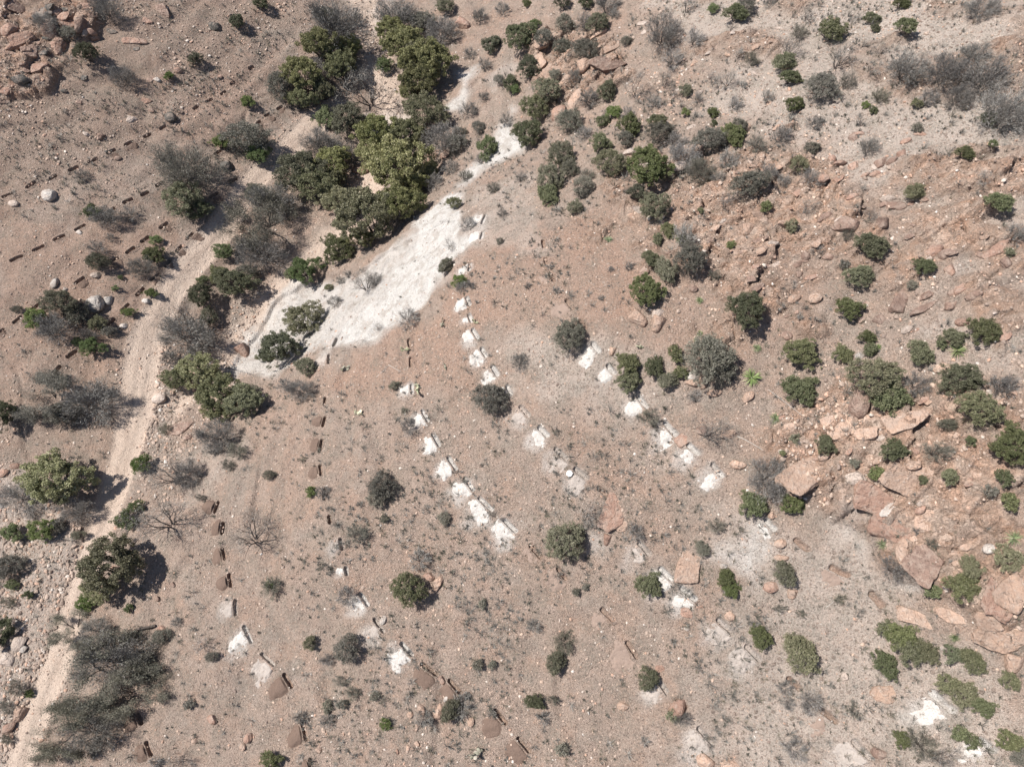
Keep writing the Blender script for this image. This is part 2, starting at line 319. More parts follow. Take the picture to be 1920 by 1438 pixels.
SPOIL = {'W': spoil_material('white_spoil', (.60, .575, .545), (.38, .32, .28)), 'G': spoil_material('grey_spoil', (.45, .40, .365), (.33, .27, .23)), 'F': spoil_material('flat_brown_spoil', (.33, .25, .208), (.29, .22, .185)), 'B': spoil_material('brown_spoil', (.19, .135, .108), (.145, .105, .086))}
def rock_material(name, c1, c2, c3, sc=1.):
    t = NT(name); oi = t.n('ShaderNodeObjectInfo').outputs['Random']
    n1 = t.noise(.9 * sc, 5); n2 = t.noise(3.2 * sc, 5, rough=.65); mp = t.n('ShaderNodeMapping'); mp.inputs['Scale'].default_value = (.5, .5, 5); mp.inputs['Rotation'].default_value = (.25, -.3, 0); t.l(t.pos(), mp.inputs['Vector'])
    st = t.noise(1.3, 4, mp.outputs[0])
    c = t.mix(t.ramp(n1, .38, .62), c1, c2); c = t.mix(t.ramp(n2, .55, .66, 0, .65), c, c3); c = t.mix(t.ramp(st, .58, .68, 0, .35), c, tuple(v * .6 for v in c1))
    c = t.mix(t.ramp(t.noise(9, 4, rough=.7), .54, .66, 0, .6), c, tuple(v * .5 for v in c2)); c = t.mix(t.ramp(t.noise(.55, 5, rough=.7), .52, .62, 0, .55), c, tuple(v * .62 for v in c2))
    c = t.mix(t.math('MULTIPLY', t.ramp(t.noise(1.4, 5, rough=.7), .47, .6), .55), c, (.43, .34, .285))
    hs = t.n('ShaderNodeHueSaturation'); t.l(c, hs.inputs['Color']); t.l(t.ramp(oi, 0, 1, .84, 1.12), hs.inputs['Value']); t.l(hs.outputs[0], t.b.inputs['Base Color'])
    cr = t.n('ShaderNodeTexVoronoi', feature='DISTANCE_TO_EDGE'); cr.inputs['Scale'].default_value = .26
    wv = t.n('ShaderNodeVectorMath', operation='ADD'); nz = t.n('ShaderNodeTexNoise'); nz.inputs['Scale'].default_value = .8; t.l(t.pos(), nz.inputs['Vector']); t.l(t.pos(), wv.inputs[0]); t.l(nz.outputs['Color'], wv.inputs[1]); t.l(wv.outputs[0], cr.inputs['Vector'])
    b = t.bump(t.math('MAXIMUM', t.ramp(cr.outputs['Distance'], 0, .03), t.ramp(n1, .46, .54)), .12, .8); b = t.bump(n2, .32, 1., b); b = t.bump(st, .22, 1., b); t.l(b, t.b.inputs['Normal']); return t.m
ROCK = {'tan': rock_material('tan_rock', (.52, .36, .275), (.43, .305, .24), (.58, .49, .42)),
        'red': rock_material('red_rock', (.41, .265, .205), (.35, .225, .178), (.48, .36, .30)),
        'brown': rock_material('brown_rock', (.30, .205, .165), (.25, .175, .145), (.38, .28, .23)),
        'white': rock_material('white_rock', (.60, .56, .52), (.50, .45, .41), (.38, .33, .30)),
        'grey': rock_material('grey_rock', (.15, .14, .13), (.12, .115, .105), (.22, .20, .18)),
        'pale': rock_material('pale_rock', (.55, .46, .40), (.47, .39, .34), (.62, .56, .51))}
def leaf_material(name, c1, c2, c3, trans=.25):
    t = NT(name); oi = t.n('ShaderNodeObjectInfo').outputs['Random']; a = t.n('ShaderNodeAttribute', attribute_name='tone'); sp_ = t.n('ShaderNodeSeparateColor'); t.l(a.outputs['Color'], sp_.inputs[0])
    c = t.mix(sp_.outputs[0], c1, c2); c = t.mix(t.ramp(sp_.outputs[1], .72, .95, 0, .8), c, c3)
    hs = t.n('ShaderNodeHueSaturation'); t.l(c, hs.inputs['Color']); t.l(t.ramp(oi, 0, 1, .82, 1.42), hs.inputs['Value']); t.l(t.ramp(t.math('FRACT', t.math('MULTIPLY', oi, 7.31)), 0, 1, .485, .515), hs.inputs['Hue']); t.l(t.ramp(t.math('FRACT', t.math('MULTIPLY', oi, 3.7)), 0, 1, .75, 1.15), hs.inputs['Saturation'])
    t.l(hs.outputs[0], t.b.inputs['Base Color']); t.b.inputs['Roughness'].default_value = .6
    tr = t.n('ShaderNodeBsdfTranslucent'); t.l(hs.outputs[0], tr.inputs[0]); mx = t.n('ShaderNodeMixShader'); mx.inputs[0].default_value = trans
    t.l(t.b.outputs[0], mx.inputs[1]); t.l(tr.outputs[0], mx.inputs[2]); out = [q for q in t.t.nodes if q.type == 'OUTPUT_MATERIAL'][0]; t.l(mx.outputs[0], out.inputs[0]); return t.m
LEAF = {'green': leaf_material('green_leaves', (.092, .106, .052), (.170, .182, .095), (.24, .235, .15)),
        'dark': leaf_material('dark_green_leaves', (.078, .088, .055), (.145, .152, .095), (.22, .21, .16)),
        'olive': leaf_material('olive_leaves', (.115, .122, .074), (.21, .21, .132), (.30, .275, .20)),
        'sage': leaf_material('grey_green_leaves', (.125, .127, .10), (.22, .21, .17), (.33, .30, .255)),
        'lime': leaf_material('bright_green_leaves', (.100, .135, .050), (.165, .205, .085), (.24, .25, .14)),
        'oak': leaf_material('oak_leaves', (.155, .162, .080), (.30, .295, .160), (.37, .345, .23)),
        'twig': leaf_material('grey_twigs', (.135, .13, .12), (.245, .235, .22), (.40, .375, .35), .05),
        'straw': leaf_material('dry_blades', (.30, .26, .19), (.17, .16, .10), (.40, .34, .26), .1),
        'spike': leaf_material('spiky_green_blades', (.14, .185, .075), (.22, .26, .13), (.42, .38, .26), .1),
        'pad': leaf_material('cactus_pads', (.30, .31, .20), (.46, .44, .32), (.55, .5, .4), .0)}
def bark_material(name, c1, c2):
    t = NT(name); c = t.mix(t.ramp(t.noise(6, 4), .4, .62), c1, c2); t.l(c, t.b.inputs['Base Color']); return t.m
BARK = {'grey': bark_material('grey_bark', (.12, .105, .095), (.21, .19, .175)), 'dark': bark_material('dark_bark', (.07, .058, .05), (.13, .11, .10)), 'pale': bark_material('bleached_wood', (.40, .37, .34), (.55, .51, .47))}

# ------------------------------------------------------------------ trenches (data first: the ground has to be lowered under them)
# rows follow the contours; x0,y0,x1,y1 are the two ends of a pit; last letter is the spoil: W white, G grey, B brown, N hardly any
TR = {
 ('topmost dashed row on the left slope', 'right end'): ['467 131 476 125 N','433 160 441 154 B','414 178 424 171 B','386 192 399 186 B','363 206 372 199 N','300 243 312 236 N','270 258 283 251 N','234 273 250 265 B','201 289 217 281 B','166 305 183 297 N','129 321 147 313 N','93 336 107 329 N','50 353 67 341 N','5 370 25 362 N'],
 ('second dashed row on the left slope', 'right end'): ['520 206 530 200 B','496 219 507 213 B','480 235 489 227 B','402 290 415 283 N','378 305 391 297 N','293 350 308 342 N','265 367 279 360 N','231 381 249 373 N','203 398 216 390 N','141 432 160 422 N','101 451 122 441 N','62 471 83 461 N','20 490 43 480 N'],
 ('third dashed row on the left slope', 'right end'): ['430 342 444 335 N','393 371 408 362 B','300 429 315 418 B','265 455 280 444 N','237 475 253 464 N','202 492 222 484 B','141 532 158 520 B','57 583 74 570 N','25 606 41 593 N','-4 625 8 617 B'],
 ('dashed row just above the dirt road', 'right end'): ['350 450 363 436 B','331 473 341 461 B','310 500 320 488 B','283 526 299 513 B','256 555 270 540 N','228 583 242 570 N','202 611 215 597 N','126 671 144 657 N','100 702 114 686 N'],
 ('lowest contour row right of the dirt road', 'top end'): ['402 962 410 940 B','416 1002 419 979 B','422 1049 416 1027 B','433 1100 429 1075 B','442 1153 441 1124 G','472 1205 457 1174 W','514 1247 490 1225 G','548 1289 532 1263 B','575 1388 567 1355 B','588 1442 581 1422 B','266 1358 257 1336 B','284 1417 274 1390 B'],
 ('second contour row right of the dirt road', 'top end'): ['625 650 632 634 G','616 682 617 664 G','608 760 610 744 N','605 800 610 781 B','599 848 604 824 B','602 891 600 871 B','608 937 609 915 N','619 982 617 966 N','642 1031 638 1009 G','651 1079 648 1062 W','691 1135 675 1112 W','720 1185 701 1159 G','774 1229 752 1205 W','820 1265 790 1244 B','866 1302 842 1274 B','950 1357 927 1330 B','994 1410 971 1383 B'],
 ('middle contour row below the white bank', 'top end'): ['769 651 766 636 N','771 687 770 670 N','773 738 772 720 W','804 790 791 769 W','825 836 811 812 W','856 880 840 856 W','889 920 871 895 W','924 957 898 932 W','969 997 945 974 W','1016 1047 994 1021 B','1063 1086 1045 1064 B','1151 1164 1127 1140 B','1196 1234 1175 1202 B','1255 1304 1235 1275 G','1287 1328 1263 1307 N','1341 1398 1310 1364 G'],
 ('long contour row starting beside the white bank', 'top end'): ['904 420 910 403 W','902 448 906 434 W','880 508 882 494 W','881 573 875 556 W','885 604 879 588 W','898 635 886 617 W','913 669 902 652 W','935 704 922 686 W','959 740 950 722 W','993 780 975 761 G','1029 818 1010 800 W','1064 861 1041 840 G','1103 898 1077 877 G','1141 930 1121 914 N','1220 1041 1197 1015 G','1262 1087 1236 1064 W','1305 1125 1276 1100 W','1375 1188 1346 1160 G','1426 1238 1399 1210 G','1502 1293 1477 1270 N','1570 1354 1532 1325 B','1637 1424 1600 1388 G'],
 ('uppermost contour row on the right hillside', 'top end'): ['1020 465 1018 450 B','1026 499 1023 484 N','1039 528 1031 512 B','1076 581 1062 562 B','1100 617 1087 600 N','1126 661 1110 642 W','1155 701 1139 684 W','1214 764 1196 741 W','1270 816 1246 791 W','1312 852 1289 832 W','1357 894 1335 869 W','1455 995 1436 973 W','1517 1032 1490 1010 N','1594 1079 1556 1062 B','1657 1138 1632 1110 N','1790 1336 1746 1296 W','1867 1410 1830 1382 W']}
ORD = ['first','second','third','fourth','fifth','sixth','seventh','eighth','ninth','tenth','eleventh','twelfth','thirteenth','fourteenth','fifteenth','sixteenth','seventeenth','eighteenth','nineteenth','twentieth','twenty-first','twenty-second','twenty-third','twenty-fourth']
TL = []
for (row, end), L in TR.items():
    for i, s in enumerate(L):
        q = s.split(); TL.append((row, end, i, *map(float, q[:4]), q[4]))
ta = np.array([t[3:7] for t in TL]); X0, Y0, D0 = ghit(ta[:, 0], ta[:, 1]); X1, Y1, D1 = ghit(ta[:, 2], ta[:, 3])
PITS = []
for k, t in enumerate(TL):
    x0, y0, x1, y1 = X0[k], Y0[k], X1[k], Y1[k]; L = math.hypot(x1 - x0, y1 - y0) * 1.08; left = t[0].find('left slope') > 0 or 'above the dirt' in t[0]
    PITS.append(dict(c=((x0 + x1) / 2, (y0 + y1) / 2), L=L, a=math.atan2(y1 - y0, x1 - x0), w=.19 if left else .205, spoil=t[7], row=t[0], end=t[1], i=t[2], left=left))

# ------------------------------------------------------------------ ground: one sheet out to the horizon
def axis(lo, hi, step, far):
    a = list(np.arange(lo, hi, step)); s = step; p = a[-1]
    while p < far: s *= 1.18; p += s; a.append(p)
    s = step; p = lo; b = []
    while p > -far: s *= 1.18; p -= s; b.append(p)
    return np.array(b[::-1] + a)
gx = axis(-98, 84, .21, 1500); gy = axis(-20, 124, .21, 1500)
GX, GY = np.meshgrid(gx, gy); fx, fy = GX.ravel(), GY.ravel()
GZ = np.concatenate([H(fx[i:i + 60000], fy[i:i + 60000]) for i in range(0, len(fx), 60000)])
for p in PITS:
    m = (abs(fx - p['c'][0]) < p['L']) & (abs(fy - p['c'][1]) < p['L']); ca, sa = math.cos(p['a']), math.sin(p['a'])
    dx_, dy_ = fx[m] - p['c'][0], fy[m] - p['c'][1]; u = dx_ * ca + dy_ * sa; v = -dx_ * sa + dy_ * ca
    d = np.hypot(np.maximum(abs(u) - p['L'] / 2 + p['w'], 0), v); GZ[m] -= np.where(d < p['w'] + .13, .75, 0)
nx, ny = len(gx), len(gy); ii = np.arange(nx * ny).reshape(ny, nx)
Q = np.stack([ii[:-1, :-1], ii[:-1, 1:], ii[1:, 1:], ii[1:, :-1]], -1).reshape(-1, 4)
gm = mesh_np('ground', np.stack([fx, fy, GZ], 1), Q, [SOIL], True)
def zones_big(x, y):
    a = [zones_of(x[i:i + 80000], y[i:i + 80000]) for i in range(0, len(x), 80000)]; return np.concatenate([q[0] for q in a]), np.concatenate([q[1] for q in a])
za, zb = zones_big(fx, fy)
def spoil_tint(x, y, za, zb):          # dust of each spoil heap lying on the soil around it
    for p in PITS:
        if p['spoil'] == 'N': continue
        cx, cy = p['c']; m = (abs(x - cx) < p['L'] * 2.2) & (abs(y - cy) < p['L'] * 2.2)
        if not m.any(): continue
        dx_, dy_ = x[m] - cx - p['dn'][0] * p['L'] * .62, y[m] - cy - p['dn'][1] * p['L'] * .62; s = 1 if not p['left'] else .8
        r = np.hypot(dx_, dy_) / (p['L'] * .8 * s) + fbm(x[m], y[m], 1.1, 3, 3) * .7; v = sstep(1.15, .25, r)
        if p['spoil'] == 'B': zb[m, 1] = np.maximum(zb[m, 1], v * .75)
        else: za[m, 0] = np.maximum(za[m, 0], v * (.6 if p['spoil'] == 'W' else .42))
for p in PITS:
    nrm = normal_at(*p['c'], 1.5); a = p['a']; s = 1 if (-math.sin(a)) * nrm.x + math.cos(a) * nrm.y > 0 else -1; p['dn'] = (-math.sin(a) * s, math.cos(a) * s)
spoil_tint(fx, fy, za, zb); attr(gm, 'zone_a', za); attr(gm, 'zone_b', zb)
tag(link('ground', gm), kind='structure')

def grid_patch(cx, cy, ang, u0, u1, nu, v0, v1, nv):
    U, V = np.meshgrid(np.linspace(u0, u1, nu), np.linspace(v0, v1, nv)); U, V = U.ravel(), V.ravel(); ca, sa = math.cos(ang), math.sin(ang)
    I = np.arange(nu * nv).reshape(nv, nu); Fq = np.stack([I[:-1, :-1], I[:-1, 1:], I[1:, 1:], I[1:, :-1]], -1).reshape(-1, 4)
    return U, V, cx + U * ca - V * sa, cy + U * sa + V * ca, Fq
SPN = {'W': 'a heap of bright white spoil', 'G': 'a heap of greyish spoil', 'B': 'a heap of brown spoil', 'N': 'hardly any spoil'}
for k, p in enumerate(PITS):
    cx, cy = p['c']; L, w, a = p['L'], p['w'], p['a']; nrm = normal_at(cx, cy, 1.5)
    if (-math.sin(a)) * nrm.x + math.cos(a) * nrm.y < 0: a += math.pi      # v points downhill
    z0 = float(H(np.array([cx]), np.array([cy]))[0]); root = link('planting_trench', None, loc=(cx, cy, z0))
    U, V, X, Y, Fq = grid_patch(cx, cy, a, -L / 2 - .5, L / 2 + .5, int((L + 1) / .07) + 1, -w - .5, w + .5, int((2 * w + 1) / .055) + 1)
    wb = (.13 * vnoise(X, Y, .45, 2) + .06 * vnoise(X, Y, .14, 3)) * .5
    d = np.hypot(np.maximum(abs(U) - L / 2 + w, 0), V) + wb - w         # <0 inside the pit
    dep = .42 if 'white bank' not in p['row'] and 'uppermost' not in p['row'] else .32
    if p['left']: dep = .5
    out = np.maximum(np.maximum(abs(U) - L / 2, abs(V) - w), 0)
    Z = H(X, Y) + .03 - .14 * sstep(.30, .5, out) - dep * sstep(.05, -.07, d) + .05 * np.exp(-((d - .09) / .09) ** 2) + .06 * fbm(X, Y, .3, 2, 1) * (d < -.05)
    me = mesh_np('pit', np.stack([X - cx, Y - cy, Z - z0], 1), Fq, [SOIL], True); zA, zB = zones_of(X, Y); spoil_tint(X, Y, zA, zB)
    sub = {'W': .9, 'G': .45, 'B': 0, 'N': 0}[p['spoil']]
    ins = sstep(.06, -.02, d); zA[:, 0] = np.maximum(zA[:, 0], sub * ins * 1.); zA[:, 2] = np.maximum(zA[:, 2], (.5 if sub == 0 else 0) * ins)
    zB[:, 1] = np.where((sub == 0) & (cx < 0), np.maximum(zB[:, 1], ins), zB[:, 1]); zA[:, 1] *= 1 - ins; zB[:, 0] *= 1 - ins
    attr(me, 'zone_a', zA); attr(me, 'zone_b', zB); link('pit', me, root)
    if p['spoil'] != 'N':
        flat = False; rg = np.random.RandomState(k); vl = L * rg.uniform(.68, 1.12); ul = L * rg.uniform(.46, .64); sh = rg.uniform(-.28, .28) * L
        hh = {'W': .15, 'G': .12, 'B': .34}[p['spoil']] * rg.uniform(.7, 1.25)
        smo = 1.; vl *= .86; ul *= .86
        if p['spoil'] == 'B' and not p['left']: vl *= 1.2; ul *= 1.15; smo = .45; sh *= .3
        if p['row'].startswith('lowest'): hh *= 1.35
        flat = p['spoil'] == 'B' and not p['left'] and not p['row'].startswith(('lowest', 'second'))
        if flat: hh = .09; smo = .9
        if p['left']: vl *= .8; hh = .13
        U, V, X, Y, Fq = grid_patch(cx, cy, a, -ul * 1.5, ul * 1.5, 44, w + .04, w + vl * 1.45, 44)
        q = (V - w - .04) / vl; r = np.hypot((U - sh * q) / ul, np.where(q < .4, (.4 - q) * 1.1, (q - .4) * 1.5)) + .5 * smo * fbm(X, Y, .8, 3, 4)
        nz = fbm(X, Y, 1.2, 5, 2) * 1.25
        h = hh * (1 - np.abs(r) ** 2) * .8 - .035 + nz * .15 * smo * (.3 + r) + .12 * smo * fbm(X, Y, .32, 2, 5) * (.5 + r); h = np.where(q < .12, h * sstep(0, .2, q) , h); h = np.where(r > 1.3, -.15, h)
        Z = H(X, Y) + .02 + h
        me = mesh_np('spoil_heap', np.stack([X - cx, Y - cy, Z - z0], 1), Fq, [SPOIL['F' if flat else p['spoil']]], True); link('spoil_heap', me, root)
    rn = {'topmost dashed row on the left slope': 'topmost left-slope row', 'second dashed row on the left slope': 'second left-slope row', 'third dashed row on the left slope': 'third left-slope row', 'dashed row just above the dirt road': 'row just above the road',
          'lowest contour row right of the dirt road': 'first row right of the road', 'second contour row right of the dirt road': 'second row right of the road', 'middle contour row below the white bank': 'third row right of the road', 'long contour row starting beside the white bank': 'fourth row right of the road', 'uppermost contour row on the right hillside': 'uppermost row on the right'}[p['row']]
    lab = f"{ORD[p['i']]} trench from the {p['end']} of the {rn}, " + {'W': 'white spoil', 'G': 'greyish spoil', 'B': 'brown spoil', 'N': 'no spoil'}[p['spoil']]
    if len(lab.split()) > 16: print('LONG', lab)
    tag(root, lab, 'trench', 'planting trenches dug along the contours')

# ------------------------------------------------------------------ labels: every plant and rock is told apart by look and nearest landmark
LM = [('the white eroded bank', 680, 580), ('the bend of the dirt road', 300, 600), ('the upright tan slab boulder', 1293, 1060), ('the cracked red boulder', 1150, 970),
 ('the layered brown boulder', 1609, 755), ('the big split tan ledge', 1520, 890), ('the rounded overhang', 1680, 985), ('the top left rock outcrop', 80, 90), ('the pale sandy wash', 700, 100),
 ('the big white boulder', 182, 573), ('the curved fallen limb', 275, 1170), ('the small bright white block', 1072, 887), ('the red ledges near the top', 1130, 105),
 ('the round tree by the road', 115, 905), ('the brown boulder by the road', 335, 805), ('the red slab in the gully', 812, 294), ('the pale slab boulder', 1655, 1298), ('the top right corner', 1900, 20), ('the bottom right corner', 1900, 1425),
 ('the bottom left corner', 20, 1420), ('the dark round boulder', 425, 309), ('the dark round bush', 1398, 583), ('the white-topped boulder', 1305, 710),
 ('the bright round bush', 1633, 463), ('the middle of the bottom edge', 960, 1430), ('the middle of the right edge', 1915, 600), ('the top end of the road', 595, 225), ('the middle of the top edge', 960, 5), ('the upper white trenches', 885, 600)]
PEND = []
def place_label(o, look, cat, px, py, group=None): PEND.append([o, look, cat, px, py, group])
def flush_labels():
    B = {}
    for e in PEND:
        o, look, cat, px, py, g = e; ds = sorted((math.hypot(px - a, py - b), nm, a, b) for nm, a, b in LM if math.hypot(px - a, py - b) > 8)
        d, nm, a, b = ds[0]; an = math.degrees(math.atan2(b - py, px - a)) % 360
        dr = ['right of', 'above right of', 'above', 'above left of', 'left of', 'below left of', 'below', 'below right of'][int((an + 22.5) // 45) % 8]
        B.setdefault((look, nm, dr), []).append((d, e))
    for (look, nm, dr), L in B.items():
        L.sort(key=lambda q: q[0])
        for i, (d, e) in enumerate(L):
            lab = f"{look}, {'alone in the direction ' if False else ''}{dr} {nm}" if len(L) == 1 else f"{look}, {ORD[i]} nearest {dr} {nm}"
            tag(e[0], lab, e[2], e[5])
            if len(lab.split()) > 15: print('LONG', lab)

# ------------------------------------------------------------------ plants
def tube(V, Fs, p0, p1, r0, r1, sides=4):
    d = p1 - p0; d /= np.linalg.norm(d) + 1e-9; a = np.cross(d, [0, 0, 1.] if abs(d[2]) < .9 else [1., 0, 0]); a /= np.linalg.norm(a); b = np.cross(d, a); i0 = len(V)
    for p, r in ((p0, r0), (p1, r1)):
        for k in range(sides): t = 2 * math.pi * k / sides; V.append(p + r * (math.cos(t) * a + math.sin(t) * b))
    for k in range(sides): q = (k + 1) % sides; Fs.append((i0 + k, i0 + q, i0 + sides + q, i0 + sides + k))
def grow(rg, V, Fs, tips, p, d, length, r, lev, spread, up, seg=3, twist=.35, keep=None):
    for s in range(seg):
        d = d + rg.normal(0, twist, 3) * .5; d[2] += up * .12; d = d / np.linalg.norm(d); q = p + d * length / seg; tube(V, Fs, p, q, r, r * .82, 4 if lev > 1 else 3); r *= .82; p = q
        if keep is not None: keep.append((p.copy(), lev))
        if lev > 0 and s > 0:
            for k in range(rg.randint(1, 3)):
                nd = d + rg.normal(0, spread, 3); nd[2] = abs(nd[2]) * .7 + up * .1; nd /= np.linalg.norm(nd); grow(rg, V, Fs, tips, p, nd, length * rg.uniform(.55, .8), r * .7, lev - 1, spread, up, seg, twist, keep)
    if lev > 0: grow(rg, V, Fs, tips, p, d, length * .7, r * .9, lev - 1, spread, up, seg, twist, keep)
    else: tips.append((p, d))
def cards(rg, C, size, asp=.6, D=None, align=0., tone=None, jit=.4):
    n = len(C); d = rg.normal(0, 1, (n, 3)); 
    if D is not None: d = d * (1 - align) + D * align * 1.6
    d /= np.linalg.norm(d, axis=1)[:, None]; e = np.cross(d, rg.normal(0, 1, (n, 3))); e /= np.linalg.norm(e, axis=1)[:, None]
    s = (size * rg.uniform(1 - jit, 1 + jit, n))[:, None]; a = d * s * .5; b = e * s * .5 * asp
    V = np.stack([C - a, C - b * .9, C + a, C + b * .9], 1).reshape(-1, 3); Fq = np.arange(4 * n).reshape(n, 4)
    T = np.repeat(np.stack([rg.rand(n) if tone is None else np.clip(tone + rg.normal(0, .22, n), 0, 1), rg.rand(n), rg.rand(n)], 1), 4, 0); return V, Fq, T
def leaf_mesh(name, parts, mat):
    V = np.concatenate([p[0] for p in parts]); o = 0; Fq = []
    for p in parts: Fq.append(p[1] + o); o += len(p[0])
    me = mesh_np(name, V, np.concatenate(Fq), [mat]); attr(me, 'tone', np.concatenate([p[2] for p in parts])); return me
def clump_pts(rg, nclump, per, rad, hgt, base=.12, inner=.35, cr=.17):
    """leaf positions in lumpy clumps spread over a low dome of diameter 1 (rad .5)"""
    P_, T_, N_ = [], [], []
    lob = rg.uniform(-math.pi, math.pi, 3); am = rg.uniform(.05, .19, 3)
    for k in range(nclump):
        az = rg.uniform(-math.pi, math.pi); el = math.asin(rg.uniform(-.15, 1)); q = rg.uniform(inner, 1) ** .55
        rr = rad * (1 + sum(am[j] * math.cos((j + 2) * az + lob[j]) for j in range(3))) * q * rg.uniform(.82, 1.05)
        c = np.array([rr * math.cos(el) * math.cos(az), rr * math.cos(el) * math.sin(az), base + hgt * (.35 + .55 * q * math.sin(el))])
        s = cr * rg.uniform(.55, 1.25); m = int(per * (s / cr) ** 2)
        dd = rg.normal(0, 1, (m, 3)); dd /= np.linalg.norm(dd, axis=1)[:, None]; rrr = rg.uniform(.25, 1, m) ** .6
        pts = c + dd * rrr[:, None] * np.array([s, s, s * .8]); P_.append(pts); N_.append(dd); T_.append(np.full(m, rg.uniform(.1, .9)))
    P_ = np.concatenate(P_); ok = P_[:, 2] > .02; return P_[ok], np.concatenate(T_)[ok], np.concatenate(N_)[ok]
def stems(rg, n, length, r, lev, spread, up, tilt=.7, seg=3, twist=.35):
    V, Fs, tips, keep = [], [], [], []
    for k in range(n):
        az = 2 * math.pi * (k + rg.uniform(-.3, .3)) / n; tl = tilt * rg.uniform(.6, 1.2); d = np.array([math.cos(az) * math.sin(tl), math.sin(az) * math.sin(tl), math.cos(tl)])
        grow(rg, V, Fs, tips, np.array([math.cos(az) * r, math.sin(az) * r, -.06]), d, length, r, lev, spread, up, seg, twist, keep)
    return V, Fs, tips, keep
def norm_to(V, tips, keep, rad, hgt):
    V = np.array(V); m = np.percentile(np.hypot(V[:, 0], V[:, 1]), 97); hz = np.percentile(V[:, 2], 99); sc = np.array([rad / m, rad / m, hgt / hz]); return V * sc, [(p * sc, d) for p, d in tips], [(p * sc, l) for p, l in keep]
def make(kind, var, big):
    """returns (branch mesh, foliage mesh or None, height) for a plant one metre wide"""
    rg = np.random.RandomState(sum(map(ord, kind)) * 7 + var * 13 + big * 101); fs = [.080, .038, .024][big]
    if kind in ('green', 'dark', 'olive', 'sage', 'lime', 'oak'):
        h = {'green': .62, 'dark': .66, 'olive': .68, 'sage': .62, 'lime': .6, 'oak': .60}[kind]; leafy = {'green': 1.15, 'dark': 1., 'olive': .85, 'sage': .62, 'lime': 1., 'oak': 1.25}[kind]
        V, Fs, tips, keep = stems(rg, [4, 5, 7][big], .4, [.03, .024, .02][big], [1, 2, 2][big], .6, .5, .6); V, tips, keep = norm_to(V, tips, keep, .42, h * .85)
        br = mesh_np('branches', V, Fs, [BARK['grey' if kind in ('sage', 'olive') else 'dark']])
        P_, T_, N_ = clump_pts(rg, int([44, 135, 230][big]), int([42, 70, 100][big] * leafy), .46, h, cr=[.12, .08, .055][big])
        parts = [cards(rg, P_, fs, .65, N_, .35, T_)]
        if kind in ('sage', 'olive'):
            n = int([200, 700, 2400][big] * (1.3 if kind == 'sage' else .6)); az = rg.uniform(-3.14, 3.14, n); el = np.arcsin(rg.uniform(.0, 1, n)); q = rg.uniform(.5, 1.0, n)
            D = np.stack([np.cos(el) * np.cos(az), np.cos(el) * np.sin(az), np.sin(el)], 1); C = D * q[:, None] * np.array([.5, .5, h]) + [0, 0, .04]; parts.append(cards(rg, C, fs * 2.4, .09, D, .75))
        return br, leaf_mesh('foliage', parts, LEAF[kind]), h
    if kind in ('grey', 'greygreen'):
        h = .62; V, Fs, tips, keep = stems(rg, [5, 7, 9][big], .36, [.030, .022, .017][big], [1, 2, 3][big], .55, .5, .8); V, tips, keep = norm_to(V, tips, keep, .46, h)
        br = mesh_np('branches', V, Fs, [BARK['dark' if var % 2 else 'grey']]); n = [700, 2300, 8000][big]; lob = rg.uniform(-3, 3, 3)
        az = rg.uniform(-3.14, 3.14, n); el = np.arcsin(rg.uniform(-.05, 1, n)); q = rg.uniform(.15, 1, n) ** .5 * (1 + .14 * np.cos(3 * az + lob[0]) + .1 * np.cos(5 * az + lob[1])) * (1 + .12 * np.cos(9 * az + 7 * el + lob[2]))
        D = np.stack([np.cos(el) * np.cos(az), np.cos(el) * np.sin(az), np.sin(el)], 1); C = D * q[:, None] * np.array([.47, .47, h * .95]) + [0, 0, .04]
        T = np.array([p for p, l in keep if l <= 1]); j = rg.randint(0, len(T), n); m_ = rg.rand(n) < .62; C[m_] = T[j][m_] + rg.normal(0, .026, (m_.sum(), 3)); D[m_] = T[j][m_] / np.linalg.norm(T[j][m_], axis=1)[:, None]
        parts = [cards(rg, C, fs * 2.3, .11, D, .6, tone=np.where(m_, .45, .65))]
        if kind == 'greygreen':
            m = [100, 500, 2200][big]; j = rg.randint(0, n, m); parts.append(cards(rg, C[j] + rg.normal(0, .02, (m, 3)), fs * .8, .6)); 
        return br, leaf_mesh('foliage', parts, LEAF['sage' if kind == 'greygreen' else 'twig']), h
    if kind == 'dead':
        h = .7; V, Fs, tips, keep = stems(rg, [3, 4, 5][big], .42, [.03, .026, .022][big], [2, 3, 3][big], .62, .55, .6, 3, .5); V, tips, keep = norm_to(V, tips, keep, .47, h)
        br = mesh_np('branches', V, Fs, [BARK['grey' if var % 2 else 'dark']]); T = np.array([p for p, d in tips]); T = np.repeat(T, [3, 4, 6][big], 0) + rg.normal(0, .03, (len(T) * [3, 4, 6][big], 3))
        return br, leaf_mesh('twigs', [cards(rg, T, fs * 2.0, .08)], LEAF['twig']), h
    if kind == 'mesq':
        h = .46; V, Fs, tips, keep = stems(rg, 5, .4, .022, 3, .6, .25, 1.0, 3, .5); V, tips, keep = norm_to(V, tips, keep, .49, h)
        br = mesh_np('branches', V, Fs, [BARK['dark']]); T = np.array([p for p, l in keep if l <= 1]); j = rg.randint(0, len(T), 14000); j2 = rg.randint(0, len(T), 9000)
        sel = (np.sin(T[j][:, 0] * 9 + var) + np.sin(T[j][:, 1] * 8 + 2 * var) > -.7); C = T[j][sel] + rg.normal(0, .028, (sel.sum(), 3))
        return br, leaf_mesh('foliage', [cards(rg, C, .017, .6), cards(rg, T[j2] + rg.normal(0, .03, (len(j2), 3)), .04, .06)], LEAF['sage']), h
